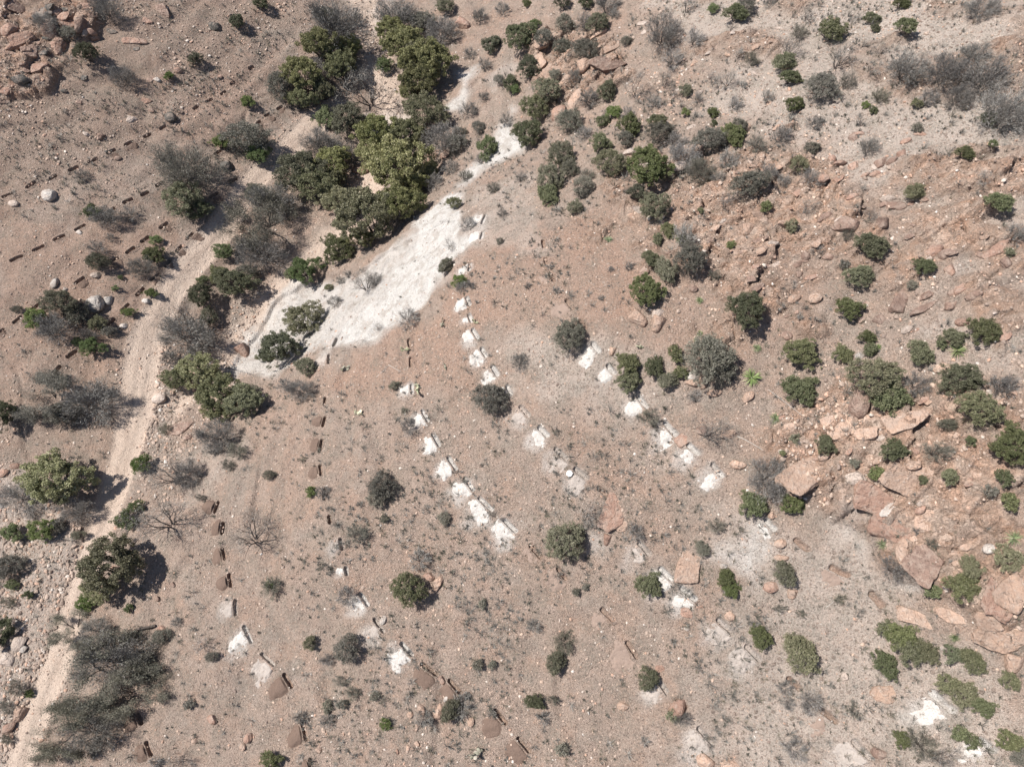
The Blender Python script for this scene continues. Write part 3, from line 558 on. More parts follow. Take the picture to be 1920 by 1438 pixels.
    if kind == 'yucca':
        V, Fq, T = [], [], []; n = 70
        for k in range(n):
            az = rg.uniform(0, 6.283); el = math.asin(rg.uniform(-.05, .97)); l = rg.uniform(.38, .52); d = np.array([math.cos(el) * math.cos(az), math.cos(el) * math.sin(az), math.sin(el)]); s = np.array([-math.sin(az), math.cos(az), 0]) * .017
            b0 = np.array([0, 0, .1]) + d * .04; m_ = b0 + d * l * .6; e_ = b0 + d * l + [0, 0, -.08 * math.cos(el)]; i0 = len(V); V += [b0 - s, b0 + s, m_ + s * .8, m_ - s * .8, e_ + s * .1, e_ - s * .1]; Fq += [(i0, i0 + 1, i0 + 2, i0 + 3), (i0 + 3, i0 + 2, i0 + 4, i0 + 5)]; tn = rg.rand(3) * [1, .8 if el > .2 else 1.2, 1]; T += [np.clip(tn, 0, 1)] * 6
        me = mesh_np('leaf_blades', V, Fq, [LEAF['spike']]); attr(me, 'tone', np.array(T)); v2, f2 = [], []; tube(v2, f2, np.array([0, 0, -.1]), np.array([0, 0, .16]), .07, .05, 7); return mesh_np('stem', v2, f2, [BARK['pale']]), me, .5
    if kind == 'cactus':
        V, Fq, T = [], [], []; pads = [(np.array([0, 0, .05]), np.array([rg.normal(0, .2), rg.normal(0, .2), 1.]))]
        allp = []
        for k in range(13):
            b0, d = pads[rg.randint(0, min(len(pads), 6))]; d2 = d + rg.normal(0, .55, 3); d2[2] = abs(d2[2]) + .1; d2 /= np.linalg.norm(d2); sz = rg.uniform(.13, .19); c = b0 + d2 * sz * .9; allp.append((c, d2, sz)); pads.append((c + d2 * sz * .8, d2))
            if k < 5: pads.append((np.array([rg.normal(0, .07), rg.normal(0, .07), .02]), np.array([0, 0, 1.])))
        for c, d, sz in allp:
            e = np.cross(d, rg.normal(0, 1, 3)); e /= np.linalg.norm(e); g = np.cross(d, e); i0 = len(V); tn = rg.rand(3)
            for ph in range(5):
                for th in range(8):
                    pa = math.pi * ph / 4; tt = 2 * math.pi * th / 8; V.append(c + d * sz * math.cos(pa) + e * sz * .75 * math.sin(pa) * math.cos(tt) + g * sz * .2 * math.sin(pa) * math.sin(tt)); T.append(tn)
            for ph in range(4):
                for th in range(8): Fq.append((i0 + ph * 8 + th, i0 + ph * 8 + (th + 1) % 8, i0 + ph * 8 + 8 + (th + 1) % 8, i0 + ph * 8 + 8 + th))
        me = mesh_np('pads', V, Fq, [LEAF['pad']], True); attr(me, 'tone', np.array(T)); v2, f2 = [], []; tube(v2, f2, np.array([0, 0, -.1]), np.array([0, 0, .14]), .07, .06, 7); return mesh_np('stem', v2, f2, [BARK['grey']]), me, .45
PROTO = {}
CODE = {'G': ('green', 'evergreen_shrub', 'dense green shrub'), 'D': ('dark', 'evergreen_shrub', 'dark green shrub'), 'O': ('olive', 'olive_shrub', 'olive grey-green shrub'), 'S': ('sage', 'desert_shrub', 'grey-green twiggy shrub'),
        'L': ('lime', 'leafy_shrub', 'bright green leafy shrub'), 'K': ('oak', 'oak_tree', 'leafy yellow-green tree'), 'R': ('grey', 'twiggy_shrub', 'grey leafless twiggy shrub'), 'Q': ('greygreen', 'twiggy_shrub', 'thin grey near-leafless shrub'),
        'X': ('dead', 'bare_shrub', 'bare branching shrub'), 'M': ('mesq', 'mesquite_tree', 'open sparse-leaved tree'), 'Y': ('yucca', 'yucca', 'spiky green rosette plant'), 'C': ('cactus', 'prickly_pear', 'pale prickly pear cactus'), 'T': ('oak', 'oak_tree', 'olive leafy tree')}
PLANTS = """D165,103,50,36 R232,147,52,34 D446,44,28,28 O367,113,28,22 L316,143,18,16 R85,44,44,30 R198,18,60,36 S128,62,34,24 L465,192,26,22 Q345,318,118,80 S465,262,90,58 L415,268,36,24 L484,290,56,36 R152,327,28,20 O345,378,72,66 D372,395,50,40
R630,48,112,100 S612,34,42,34 D490,8,30,20 K605,96,72,50 K655,96,52,38 K642,132,58,50 R598,132,56,44 S528,165,54,50 K568,152,64,70 K608,178,40,42 K566,192,54,34 X690,170,100,90 R745,28,84,46 S792,42,52,36 O835,14,36,28 K735,64,60,44 K757,92,72,58 K786,114,56,46 L722,124,36,28 K804,128,86,66 K790,160,70,50 K772,178,44,36 O800,215,88,62 R830,58,62,44 R812,86,44,38
D920,86,34,36 D930,78,20,18 R908,120,26,24 S897,240,26,26 R877,207,34,34 L914,280,40,56 L610,224,38,50 O652,226,66,62 R600,268,74,44 O564,326,98,78 O592,350,92,60 T625,308,66,52 R640,286,52,36 K622,342,54,40 K712,262,80,56 K765,262,70,50 T750,325,110,92 T706,296,72,50 K776,352,52,42 R830,262,74,52 S856,272,38,44 R846,314,34,26 R815,342,34,30 D958,160,28,50
G988,8,18,20 O1055,6,32,24 D1098,8,28,22 R1140,10,52,26 R1155,26,22,20 D975,74,62,56 L1003,45,20,18 S1018,72,34,34 S1058,48,38,44 S1055,92,38,34 O1120,48,44,42 R1094,42,34,50 S1098,96,58,38 D992,130,42,54 L965,168,20,22 O1026,174,52,46 O1004,206,56,54 D990,255,62,50 R1078,146,32,30 O1137,176,34,42 R1102,182,42,32 L1151,212,30,32 G1130,228,28,26 S1068,228,54,44
G1180,238,40,56 S1172,262,32,34 R1179,214,30,26 R1095,253,32,36 G1125,270,40,36 O1143,308,60,56 G1213,316,84,82 G1232,230,36,26 S1238,254,60,40 R1268,266,44,34 R1282,292,62,50 S1330,264,62,46 G1374,256,42,52 S1385,240,30,40 Q1312,322,54,50 R1366,302,44,40 O1052,296,58,50 O1030,340,52,62 S1068,318,36,34 S1092,352,42,40 R1245,66,62,78 R1262,108,44,40 R1303,74,38,66 X1290,12,38,34
X1195,165,60,56 X1246,152,40,46 O1285,172,26,24 X1270,178,20,30 X1312,186,30,34 X1338,150,28,38 X1366,150,44,44 R1378,196,30,36 R1395,160,14,18 X1386,100,24,34 X1372,52,20,26 L1337,18,22,22 G1380,26,44,34 S1398,14,36,34 G1337,214,22,24 G1338,232,14,14 L1285,213,18,18 S1407,346,76,50 R1440,324,34,36 S1174,78,22,18 O1559,62,50,50 X1515,28,30,44 R1447,6,26,14
G1690,8,30,24 G1634,36,30,24 G1641,54,20,16 G1698,52,40,32 R1845,12,64,30 O1470,118,46,36 G1482,147,42,26 X1482,94,52,40 S1540,166,68,54 X1575,110,60,48 G1488,198,34,32 R1700,130,72,64 R1776,136,78,60 R1855,150,92,88 R1886,214,100,84 D1852,226,30,28 X1637,130,30,42 X1650,94,28,28 L1622,198,16,14 G1637,207,18,15 O1717,197,20,20 S1720,241,24,18 X1612,230,24,24
R1466,256,40,46 R1527,230,30,30 S1522,280,32,26 O1497,313,34,34 R1522,336,44,42 R1632,277,46,36 G1808,289,34,24 L1862,270,18,16 X1852,336,38,32 O1713,362,40,32 R508,378,90,60 M492,412,136,104 S484,364,56,28 R488,474,92,58 L174,398,34,26 R195,406,56,34 R238,400,36,28 R180,467,34,28 O186,493,46,30 R207,446,18,14 L292,450,26,18 G290,480,42,34 R264,500,52,36
L226,520,12,9 L217,541,15,12 L284,550,28,16 O115,570,72,44 L66,598,42,42 S146,590,46,44 R102,618,64,52 S33,580,22,10 O185,607,34,26 S205,622,30,18 R162,627,38,22 L173,652,46,34 L145,640,22,16 L241,585,28,16 D378,556,48,44 L380,525,26,16 L420,472,42,30 G410,516,36,30 D440,532,84,46 S462,512,44,32 X346,602,92,66 R350,632,100,80 K378,700,84,54 O330,712,50,40
T642,384,74,46 T694,416,116,84 T752,392,80,62 G632,467,64,56 K680,452,44,34 K806,330,30,24 L782,371,32,22 L572,507,60,54 G548,514,28,26 O573,603,78,60 D527,655,84,60 G500,668,34,24 O575,688,38,42 X683,532,60,46 R702,522,34,26 R628,566,32,22 O617,539,18,12 R765,598,42,36 X710,613,24,18 R638,524,20,14 R654,514,16,14 O836,500,26,32 L861,528,28,28 R866,538,30,20 R884,535,18,16 O850,383,26,26 R876,420,32,32 X843,458,22,26
C768,655,16,13 C830,607,14,14 C642,692,18,16 C890,604,12,18 C835,690,10,14 S937,452,14,12 G1028,366,44,38 O1077,391,30,30 R1091,362,34,24 D1193,362,38,24 O1226,392,58,56 G1253,434,28,34 G1233,448,20,24 G1220,485,32,32 O1247,510,42,54 R1286,448,46,56 S1292,488,60,60 G1278,450,26,20 G1210,546,66,68 D1398,584,72,66 G1371,460,18,20 G1314,396,12,14 X1362,380,48,30 G1437,388,22,26
Y1141,448,20,15 Y1312,562,17,15 Y1313,625,14,12 Y1305,637,12,10 Y1420,652,19,17 Y1412,706,38,34 S1068,632,62,62 R975,678,38,30 G1176,682,44,40 G1178,716,46,40 G1226,690,36,52 G1265,664,28,52 S1328,672,92,80 S1348,694,60,54 O1252,714,40,30 G1278,700,26,24 C1202,651,14,14 R1044,545,16,14 R1032,500,16,12 R990,536,14,12 R1145,505,15,12 R1127,559,13,12
X1512,390,38,36 G1873,381,50,38 O1483,427,26,26 X1636,406,34,34 X1534,475,28,30 G1633,463,60,48 G1732,500,42,32 R1907,438,44,44 O1893,475,22,18 O1608,520,56,40 S1583,497,22,18 G1590,581,50,40 S1709,536,20,20 R1499,595,16,18 G1502,663,72,56 G1580,665,38,34 G1625,633,32,24 G1630,656,28,24 Y1648,650,14,14 G1723,664,48,44 G1788,634,42,34 G1764,644,20,26 G1843,622,58,48 Y1797,656,34,32 O1636,712,104,76 G1668,748,70,64 R1722,720,58,46 O1795,714,86,62 R1884,728,64,44 G1500,732,64,54
M88,742,130,84 R168,752,104,76 S120,776,60,44 D12,780,54,52 K115,903,116,92 R42,933,84,60 R142,958,66,36 L24,1000,44,30 L78,994,62,40 S112,985,30,26 S148,1003,28,16 S16,1062,64,46 L268,872,38,44 X318,892,94,66 R352,888,56,54 X300,975,130,64 L236,976,44,36 L256,950,34,22 K216,1062,108,82 K192,1104,60,44 K420,748,86,66 K462,756,66,52 K398,770,40,28 R408,815,82,64 Q445,846,42,30 Q312,803,30,22 Q376,933,24,12 X470,1008,96,80
R566,730,64,38 S506,891,26,18 L583,922,22,22 R604,924,30,28 S718,912,54,56 S706,934,36,30 S720,973,20,14 S833,972,26,24 Q668,1003,48,34 R786,1050,42,44 S919,750,64,60 R766,801,28,34 S740,723,22,16 C665,770,20,20 C782,730,22,20 Q758,769,14,12 Q567,861,18,12 O1060,1016,74,78 X1104,958,56,54 R1192,998,36,40 S1317,1029,28,30 Q1345,986,34,26 G1411,946,52,48 R1442,898,76,74 X1455,935,50,40 X1337,812,84,56 R1301,740,34,22 Q1217,782,40,28
O1832,770,78,62 G1898,838,82,84 G1546,836,38,34 G1673,846,52,42 Q1760,847,56,36 G1819,828,24,18 S1775,797,36,22 O1489,823,20,17 G1467,849,12,12 S1602,868,20,18 G1642,888,32,26 G1732,901,22,16 G1781,894,32,30 G1882,898,32,30 S1857,921,28,22 G1891,940,34,28 G1483,945,42,42 Y1654,1020,24,22 Y1905,1008,38,28 Y1454,785,22,28 R1676,1064,52,46 O1820,1063,44,38 O1888,1048,54,48 O1468,1075,44,40 R1720,993,18,14 Q1750,1020,24,20
L166,1128,46,30 M132,1178,96,60 R178,1182,56,44 M190,1262,196,120 R205,1240,120,90 M236,1300,140,74 M122,1372,150,70 R176,1376,96,60 X258,1216,70,50 S304,1192,34,26 R331,1167,26,18 L242,1140,18,20 X380,1208,38,26 S398,1231,24,18 S355,1320,20,18 X338,1426,58,30 R290,1430,24,20 G24,1096,26,20 L54,1115,22,14 Q12,1130,36,20 D6,1188,44,60 Q30,1290,38,26 Q12,1325,34,24 Q12,1385,26,18 L55,1300,20,14
Q508,1100,40,34 L505,1096,18,14 R652,1118,38,36 O768,1106,64,62 S652,1216,50,48 R617,1236,32,22 O582,1205,26,24 R562,1343,24,28 R612,1352,32,30 S615,1324,22,22 O846,1330,34,46 R866,1322,36,50 L722,1357,26,20 R794,1346,34,28 Q660,1298,28,22 S704,1304,20,16 G508,1425,40,32 S896,1246,22,22 S923,1246,16,18 S905,1132,16,20 C905,1405,26,24 S642,1320,24,16 Q638,1278,34,20
G1217,1097,50,52 G1360,1084,34,32 L1370,1105,34,30 R1003,1171,30,34 Q1060,1204,44,46 O1042,1240,40,36 O1213,1273,42,40 G1425,1195,42,42 G1002,1315,40,26 R1020,1346,26,22 Q1036,1312,24,16 O1262,1340,24,34 R1282,1348,40,20 S1098,1100,16,12 S1080,1110,16,16 S1055,1405,24,24 R1210,1390,18,18 G1664,1180,46,34 G1690,1196,60,50 G1708,1220,64,50 O1736,1222,42,36 G1658,1246,42,56 G1788,1226,38,36 O1822,1240,44,44 Y1792,1195,26,16 O1500,1226,66,62 G1804,1098,66,52 G1751,1106,34,38 O1891,1277,36,40 O1776,1282,48,32 O1808,1304,56,42 G1842,1326,46,32 R1521,1312,48,42 R1474,1290,32,26 R1478,1316,30,24 G1692,1385,34,34 Q1732,1396,56,48 G1797,1374,34,26 G1820,1390,34,26 G1890,1388,48,38 S1912,1420,40,30 X1768,1422,70,36 R1494,1405,46,44 R318,672,36,28 R372,655,40,30 O392,596,34,28 R404,838,36,26 Q430,872,30,22 S472,734,32,24 R536,722,40,24 R900,30,34,26 R942,18,30,24 S936,152,22,22 R950,224,26,22 R906,182,22,20 R882,100,24,20 S1040,142,24,20 Q872,332,30,24 R900,300,24,20 Q926,352,28,20 R942,402,22,18 R976,332,26,20 S862,250,26,22 Q1500,62,34,28 Q1410,112,30,28 R1440,182,26,24 R1230,192,30,28 Q1650,182,36,28 Q1592,152,36,28 R1742,182,42,26 R1800,182,60,36 R1830,102,60,44 Q1420,272,34,28 Q1250,322,40,28 R1350,334,30,22 Q1100,330,30,24 R1470,340,26,22 Q1590,440,28,22 R1180,500,20,16 Q1340,520,26,20 Q1604,1332,28,44 Q1462,1140,26,14 Q1502,1150,18,14 Q1575,1122,22,18""".split()
PL = []
for s in PLANTS: c = s[0]; PL.append((c, *map(float, s[1:].split(','))))
assert len(set(PL)) == len(PL)
pa = np.array([p[1:] for p in PL]); _, _, dep = ghit(pa[:, 0], pa[:, 1]); wid = pa[:, 2] * dep / F
HT = {'M': .46, 'Y': .5, 'C': .45, 'K': .6, 'T': .6, 'X': .7}
off = np.array([HT.get(p[0], .62) * .48 for p in PL]) * wid
PXw, PYw, PD = ghit(pa[:, 0], pa[:, 1], off); PZw = H(PXw, PYw)
SOLID = []
for k, (c, px, py, w, h) in enumerate(PL):
    kind, nm, look = CODE[c]; W_ = float(w * PD[k] / F) * {'K': 1.24, 'T': 1.24, 'M': 1.2, 'D': 1.14, 'O': 1.14, 'G': 1.1, 'L': 1.1, 'Y': 1.1, 'C': 1.3}.get(c, 1.15); big = 0 if W_ < 1.5 else (1 if W_ < 3.4 else 2)
    if kind == 'mesq': big = 2
    if kind in ('yucca', 'cactus'): big = 0
    var = (k * 7 + k // 3) % 3; key = (kind, var, big)
    if c == 'T': key = ('oak', var, big)
    if key not in PROTO: PROTO[key] = make(key[0], var, big)
    br, fo, hh = PROTO[key]; rg = random.Random(k)
    root = link(nm, None, loc=(PXw[k], PYw[k], PZw[k] - .03)); root.rotation_euler = (0, 0, rg.uniform(0, 6.28))
    ratio = min(max(h / w, .55), 1.35); hs = W_ * rg.uniform(.88, 1.08) * (.75 + .25 * ratio)
    if c in 'KT': hs *= 1.15
    for o in (link(br.name.split('.')[0], br, root), link(fo.name.split('.')[0], fo, root)): o.scale = (W_ * (1 + .0 * ratio), W_, hs)
    # wide or tall outlines: stretch across or along the view direction
    if abs(ratio - 1) > .18:
        root.rotation_euler = (0, 0, rg.choice((0, math.pi)) + rg.uniform(-.25, .25))
        for o in root.children: o.scale = (W_, W_ * min(max(ratio * 1.05, .6), 1.3), hs)
    cats = {'K': 'tree', 'T': 'tree', 'M': 'tree', 'Y': 'yucca', 'C': 'cactus'}
    size = '' if c in 'YC' else ('small ' if w < 26 else ('large ' if w > 62 else ''))
    PEND.append([root, size + look, cats.get(c, 'shrub'), px, py, 'trees along the road and gully' if c in 'KTM' else ('cacti on the slope' if c == 'C' else ('spiky rosette plants on the slope' if c == 'Y' else 'shrubs on the desert slopes'))])

# ------------------------------------------------------------------ rocks
import bmesh
def _ico(sub):
    bm = bmesh.new(); bmesh.ops.create_icosphere(bm, subdivisions=sub, radius=1); V = np.array([v.co[:] for v in bm.verts]); Fq = np.array([[v.index for v in f.verts] for f in bm.faces]); bm.free(); return V, Fq
ICO = {k: _ico(k) for k in (1, 3, 5)}
def rock_shape(var, sub, slab=False):
    rg = np.random.RandomState(var * 31 + 5); V, Fq = ICO[sub]; n = rg.randint(7, 12); N = rg.normal(0, 1, (n, 3)); N /= np.linalg.norm(N, axis=1)[:, None]; p = rg.uniform(.62, .95, n)
    if slab: N = np.concatenate([N * [1, 1, .12], [[.06, -.05, 1]], [[0, 0, -1]]]); N /= np.linalg.norm(N, axis=1)[:, None]; p = np.concatenate([p, [.55, .6]])
    dn = V @ N.T; r = np.where(dn > .05, p / np.maximum(dn, .05), 9); k = 26.; r = -np.log(np.exp(-k * r).sum(1)) / k; r = np.clip(r, .3, 1.25); P_ = V * r[:, None]
    s1 = np.array([fbm(P_[:, 0] + P_[:, 2] * .7, P_[:, 1] - P_[:, 2] * .5, .7, 5, var)]).T; P_ = P_ * (1 + (.24 if slab else .12) * s1)
    if sub >= 3: st = np.sin(P_[:, 2] * 17 + 4 * fbm(P_[:, 0], P_[:, 1], 1., 2, var))[:, None]; P_[:, :2] *= 1 + .018 * st
    return P_, Fq
RM = {}
def rock_mesh(var, mat, big, slab):
    k = (var, mat, big, slab)
    if k not in RM: P_, Fq = rock_shape(var + (50 if slab else 0), 5 if big else 3, slab); RM[k] = mesh_np('boulder', P_, Fq, [ROCK[mat]], True); sharp(RM[k])
    return RM[k]
def sharp(me):
    try: me.set_sharp_from_angle(angle=R(38))
    except Exception: pass
# colour letter, px, py, width, height, tilt in the picture, s = flat slab
MT = {'t': 'tan', 'r': 'red', 'b': 'brown', 'w': 'white', 'g': 'grey', 'p': 'pale'}
BO = """ts1291,1060,46,74,84 rs1146,962,44,66,-28 ts1166,986,30,20,15 r1138,1010,17,16,0 r1272,1330,26,30,-40 ts1524,878,112,58,30 ts1478,905,60,40,60 ts1572,852,84,46,20 ts1583,796,100,48,18 ts1622,812,52,30,-15 ts1690,790,84,38,12 b1609,755,33,42,80 rs1634,934,88,58,-20 ts1690,892,84,52,-10 ws1660,962,42,20,10 rs1680,990,76,58,-28 ts1737,960,42,60,60
p1604,893,40,26,0 ts1729,884,44,22,-10 ts1712,872,30,16,0 bs1735,1052,74,64,-35 t1692,1030,18,40,80 ts1725,1160,66,28,-25 ts1788,1158,56,26,-12 rs1868,1118,60,90,70 ts1905,1100,60,70,50 ts1884,1200,84,54,25 t1900,1240,40,30,0 ts1850,1160,50,36,20 ts1655,1297,52,30,8 t1666,1312,24,12,5 w1296,704,24,16,0 t1297,716,24,14,0 t1319,716,20,18,0 t1195,598,30,30,60 t1233,606,28,24,0 p1232,588,24,14,0 bs1210,507,26,14,30
ts1366,813,40,17,5 b1322,810,30,14,-10 rs1277,824,30,22,40 t1384,870,24,14,-5 t1340,736,22,12,0 t1402,744,18,20,60 rs810,294,42,20,32 r835,291,16,18,0 r796,314,24,12,0 r680,320,30,14,0 r868,46,24,20,60 ts1018,80,40,26,30 ts1010,122,30,50,55 ts1042,130,44,28,35 ts1140,92,50,20,10 bs1140,122,56,26,5 t1092,124,26,18,10 r1048,214,28,24,30 t1078,188,20,34,60 p1184,287,26,14,5 t1187,304,22,12,20 p1273,312,24,16,10 t1060,150,36,14,40 t1128,64,40,14,15
r455,658,26,22,50 bs338,804,44,26,25 b353,822,16,10,0 w182,573,30,24,-10 w203,563,18,12,20 w94,370,24,18,-35 p28,383,18,10,0 p181,518,18,11,10 w104,533,12,16,0 w149,436,12,8,0 w233,613,14,9,0 w275,566,14,9,-10 w122,544,10,8,0 p302,748,26,16,10 p307,742,12,8,0 p116,970,14,14,0 r8,886,16,14,0 r30,872,18,10,0 g425,309,21,19,10 g322,222,19,14,0 g405,49,22,16,-20 g157,146,16,14,0 g73,157,20,14,0
p14,1234,26,32,85 p38,1204,26,24,20 w45,1215,14,12,0 t38,1336,26,20,0 r18,1363,24,16,30 t125,1331,14,13,0 r398,1347,18,15,0 t366,1389,11,8,0 t457,1400,12,10,0 r467,1385,16,14,0 b325,1095,10,9,0 b296,1122,10,9,0 r303,1178,18,12,20 r828,1273,14,14,0 w838,1308,14,6,45 t598,1404,10,14,60 t765,1403,9,10,0 t782,1393,10,9,0 t770,1340,12,9,0 t792,1330,14,14,30 t820,1335,16,16,0 t825,1323,9,12,0 t782,1363,9,10,0 t885,1352,12,16,70 t820,1094,18,24,80 r804,1080,20,14,0
t1168,1322,18,12,-10 t1323,1424,26,20,-20 t1368,1432,30,18,0 rs1237,1252,24,13,5 rs1287,1146,26,18,0 r1312,1137,20,4,5 t1465,1020,22,13,0 t1466,1045,20,10,0 w1856,1031,20,16,-20 t1448,967,13,11,0 w1610,666,14,13,0 w1357,1060,11,9,0 w1287,1178,9,8,30 p1585,1268,12,10,0 w1767,1215,8,6,0 b1648,1410,22,16,0 w720,1162,11,14,60 t1148,658,15,12,0 r745,1408,6,8,0 t1370,1155,18,12,0 r1447,1102,26,16,0 t1485,1112,22,14,10
b1545,408,26,13,25 b1584,421,40,28,20 b1655,418,30,16,15 bs1672,385,28,16,10 b1690,389,18,16,0 b1706,446,18,9,0 r1745,470,36,22,30 b1778,475,26,12,-30 rs1868,470,60,16,24 b1883,495,22,14,30 rs1805,538,50,18,28 b1790,550,30,14,30 bs1688,563,28,38,60 bs1735,577,44,14,22 b1782,573,26,11,0 b1740,555,26,12,20 b1822,555,26,14,20 rs1880,630,32,22,20 b1512,481,16,13,0 b1552,482,18,13,0 b1495,496,22,8,15 b1498,515,14,10,0 r1803,602,20,14,0 r1597,370,26,12,35 b1660,385,20,12,10 p1663,372,26,14,0
r1575,310,26,10,10 r1600,313,26,12,20 b1650,306,28,12,22 b1672,302,20,10,25 r1560,300,18,14,0 r1545,335,20,12,15 r1690,290,20,12,10 b1600,258,22,12,40 r1612,252,18,8,-20 r1725,252,20,8,-15 r1700,265,20,8,15 r1640,325,22,10,20 t1470,420,24,10,15 t1490,560,26,12,22 p1400,560,30,24,0 t1530,560,24,16,10 rs1520,520,30,10,10 t1430,470,24,10,30 t1340,430,24,10,30 t1400,430,26,18,0 t1420,400,24,12,0 t1350,345,20,12,0 b1780,640,20,20,60 t1770,690,30,14,10
b150,48,32,26,20 bs252,77,44,16,10 g255,92,16,10,0 b110,90,34,22,20 b60,100,40,30,30 r40,72,44,30,25 b100,60,40,30,-40 r130,45,30,40,60 g80,25,50,34,30 b20,60,34,26,0 r15,100,30,24,0 r70,128,44,26,20 g40,148,36,22,10 b10,172,24,16,0 r100,108,26,20,0 b170,60,24,14,0 b30,15,40,30,0 r140,10,40,26,70 b305,18,16,30,-60 r275,40,22,14,0 g210,60,22,14,0 b178,70,20,12,0 r8,190,20,12,0 b120,30,22,34,80
p160,62,16,10,0 b285,208,12,8,0 r335,131,14,11,0 w295,150,12,8,0 b282,151,20,12,0 r275,190,22,14,0 p245,224,20,10,0 b188,257,16,9,0 b148,191,14,9,0 g200,285,6,5,0 b221,297,11,7,0 p162,253,12,6,-30 g120,170,14,8,0 g305,298,10,8,0 r413,145,8,6,0""".split()
BL = []
for s in BO:
    c = s[0]; slab = s[1] == 's'; v = list(map(float, s[2 if slab else 1:].split(','))); BL.append((c, slab, *v))
ba = np.array([b[2:] for b in BL]); BX, BY, BD = ghit(ba[:, 0], ba[:, 1]); BZ = H(BX, BY)
def put_rock(name, k, c, slab, px, py, w, h, ang, x, y, z, d, label=True):
    rg = random.Random(k * 3 + 1); N = normal_at(x, y); vis = .88
    sx_, sy_ = w * d / F / 2 * 1.12, h * d / F / 2 / vis * 1.12
    if abs(ang) > 0 and abs(ang) <= 45: pass
    big = w > 40
    th = (.34 if slab else .62) * min(sx_, sy_) * rg.uniform(.9, 1.15)
    if slab and w > 60: th *= .66
    me = rock_mesh(rg.randint(0, 5), MT[c], big, slab); o = link(name, me)
    if abs(ang) > 45: sx_, sy_ = sy_, sx_
    if not slab: sy_ = max(sy_, th * .8)
    N = (N + Vector((0, 0, .45 if slab else .2))).normalized(); q = N.to_track_quat('Z', 'Y').to_matrix().to_4x4(); xa = Vector((1, 0, 0)); xa = (xa - N * xa.dot(N)).normalized(); ya = N.cross(xa)
    M3 = Matrix((xa, ya, N)).transposed().to_4x4(); a = R(ang) + rg.uniform(-.1, .1)
    o.matrix_world = Matrix.Translation((x, y, z)) @ Matrix.Translation(N * th * (-.36 if slab else -.05)) @ M3 @ Matrix.Rotation(a, 4, 'Z') @ Matrix.Diagonal((sx_, sy_, th / (.55 if slab else .8), 1))
    return o
nmr = {'t': 'tan', 'r': 'reddish', 'b': 'brown', 'w': 'white', 'g': 'dark grey', 'p': 'pale grey-pink'}
for k, (c, slab, px, py, w, h, ang) in enumerate(BL):
    if px < 290 and py < 200: slab = k % 3 > 0; w *= .8; h *= .8; c = {'r': 'b', 'g': 'g', 'b': 'b'}.get(c, c) if k % 2 else 'r'
    if px > 1440 and 740 < py < 1260 and w > 36: w *= .9; h *= .9
    o = put_rock('flat_rock' if slab else 'boulder', k, c, slab, px, py, w, h, ang, BX[k], BY[k], BZ[k], BD[k])
    size = 'small ' if w < 16 else ('large ' if w > 48 else ''); PEND.append([o, size + nmr[c] + (' flat rock slab' if slab else ' rounded boulder'), 'rock', px, py, 'rocks lying on the slopes'])

# rows of small ledge stones on the upper right hillside, one by one
rg = np.random.RandomState(5); cand = []
for poly, cnt, cols, al in (([(1120,330),(1480,250),(1760,330),(1920,420),(1900,640),(1500,640),(1250,540)], 80, 'brtrbp', 32), ([(1440,760),(1900,740),(1900,1180),(1800,1130),(1640,930),(1500,900)], 46, 'tttrp', 25), ([(5,5),(205,5),(180,70),(110,110),(70,165),(5,190)], 34, 'brgbr', 20), ([(1200,20),(1480,10),(1500,240),(1230,260)], 26, 'ppt', 35)):
    pp = np.array(poly, float); m = 0
    while m < cnt:
        x, y = rg.uniform(pp[:, 0].min(), pp[:, 0].max()), rg.uniform(pp[:, 1].min(), pp[:, 1].max())
        if sdf(np.array([x]), np.array([y]), pp)[0] < 0: continue
        w = rg.uniform(9, 22) * (1.1 if al == 25 else 1); cand.append((cols[rg.randint(len(cols))], rg.rand() < .8, x, y, w, w * rg.uniform(.38, .7), al + rg.uniform(-18, 18))); m += 1
ca_ = np.array([q[2:] for q in cand]); X_, Y_, D_ = ghit(ca_[:, 0], ca_[:, 1]); Z_ = H(X_, Y_)
for k, (c, slab, px, py, w, h, ang) in enumerate(cand):
    o = put_rock('ledge_stone', k + 900, c, slab, px, py, w, h, ang, X_[k], Y_[k], Z_[k], D_[k]); PEND.append([o, f'low {nmr[c]} ledge stone', 'rock', px, py, 'low stones of the rock ledges'])

# ------------------------------------------------------------------ loose stones and small plants of the ground cover
def scatter(nm, n, dens, build, mats, kind_lab, margin=60, hard=None):
    pass
def world_random(n, seed):
    rg = np.random.RandomState(seed); x = rg.uniform(-96, 82, n); y = rg.uniform(-18, 122, n); px, py, d = project(x, y, H0(x, y)); ok = (px > -200) & (px < 2120) & (py > -160) & (py < 1640); return x[ok], y[ok], rg
GRAV = [(poly_world(p), a) for p, a in (([(1440,770),(1560,700),(1920,740),(1920,1260),(1800,1160),(1640,960),(1480,930)], 2.6), ([(1120,340),(1480,260),(1920,380),(1920,640),(1500,640),(1250,560)], 2.0), ([(-60,880),(60,860),(165,1000),(120,1200),(50,1470),(-60,1470)], 5.), ([(260,680),(330,600),(420,600),(470,560),(440,700),(400,800),(340,960),(250,960)], 3.5), ([(370,570),(430,560),(425,700),(380,690)], 3.), ([(0,800),(180,790),(210,860),(60,880),(0,900)], 2.),
        ([(590,420),(540,470),(430,650),(410,610),(520,480),(560,420)], 2.5), ([(680,0),(740,0),(760,240),(690,230)], 2.), ([(0,0),(560,0),(460,180),(300,240),(0,440)], 2.2), ([(1180,0),(1920,0),(1920,760),(1500,740),(1200,560)], 1.6), ([(600,950),(1000,900),(1250,760),(1300,1438),(560,1438)], 1.1))]
x, y, rg = world_random(330000, 3); den = np.full(x.shape, .75)
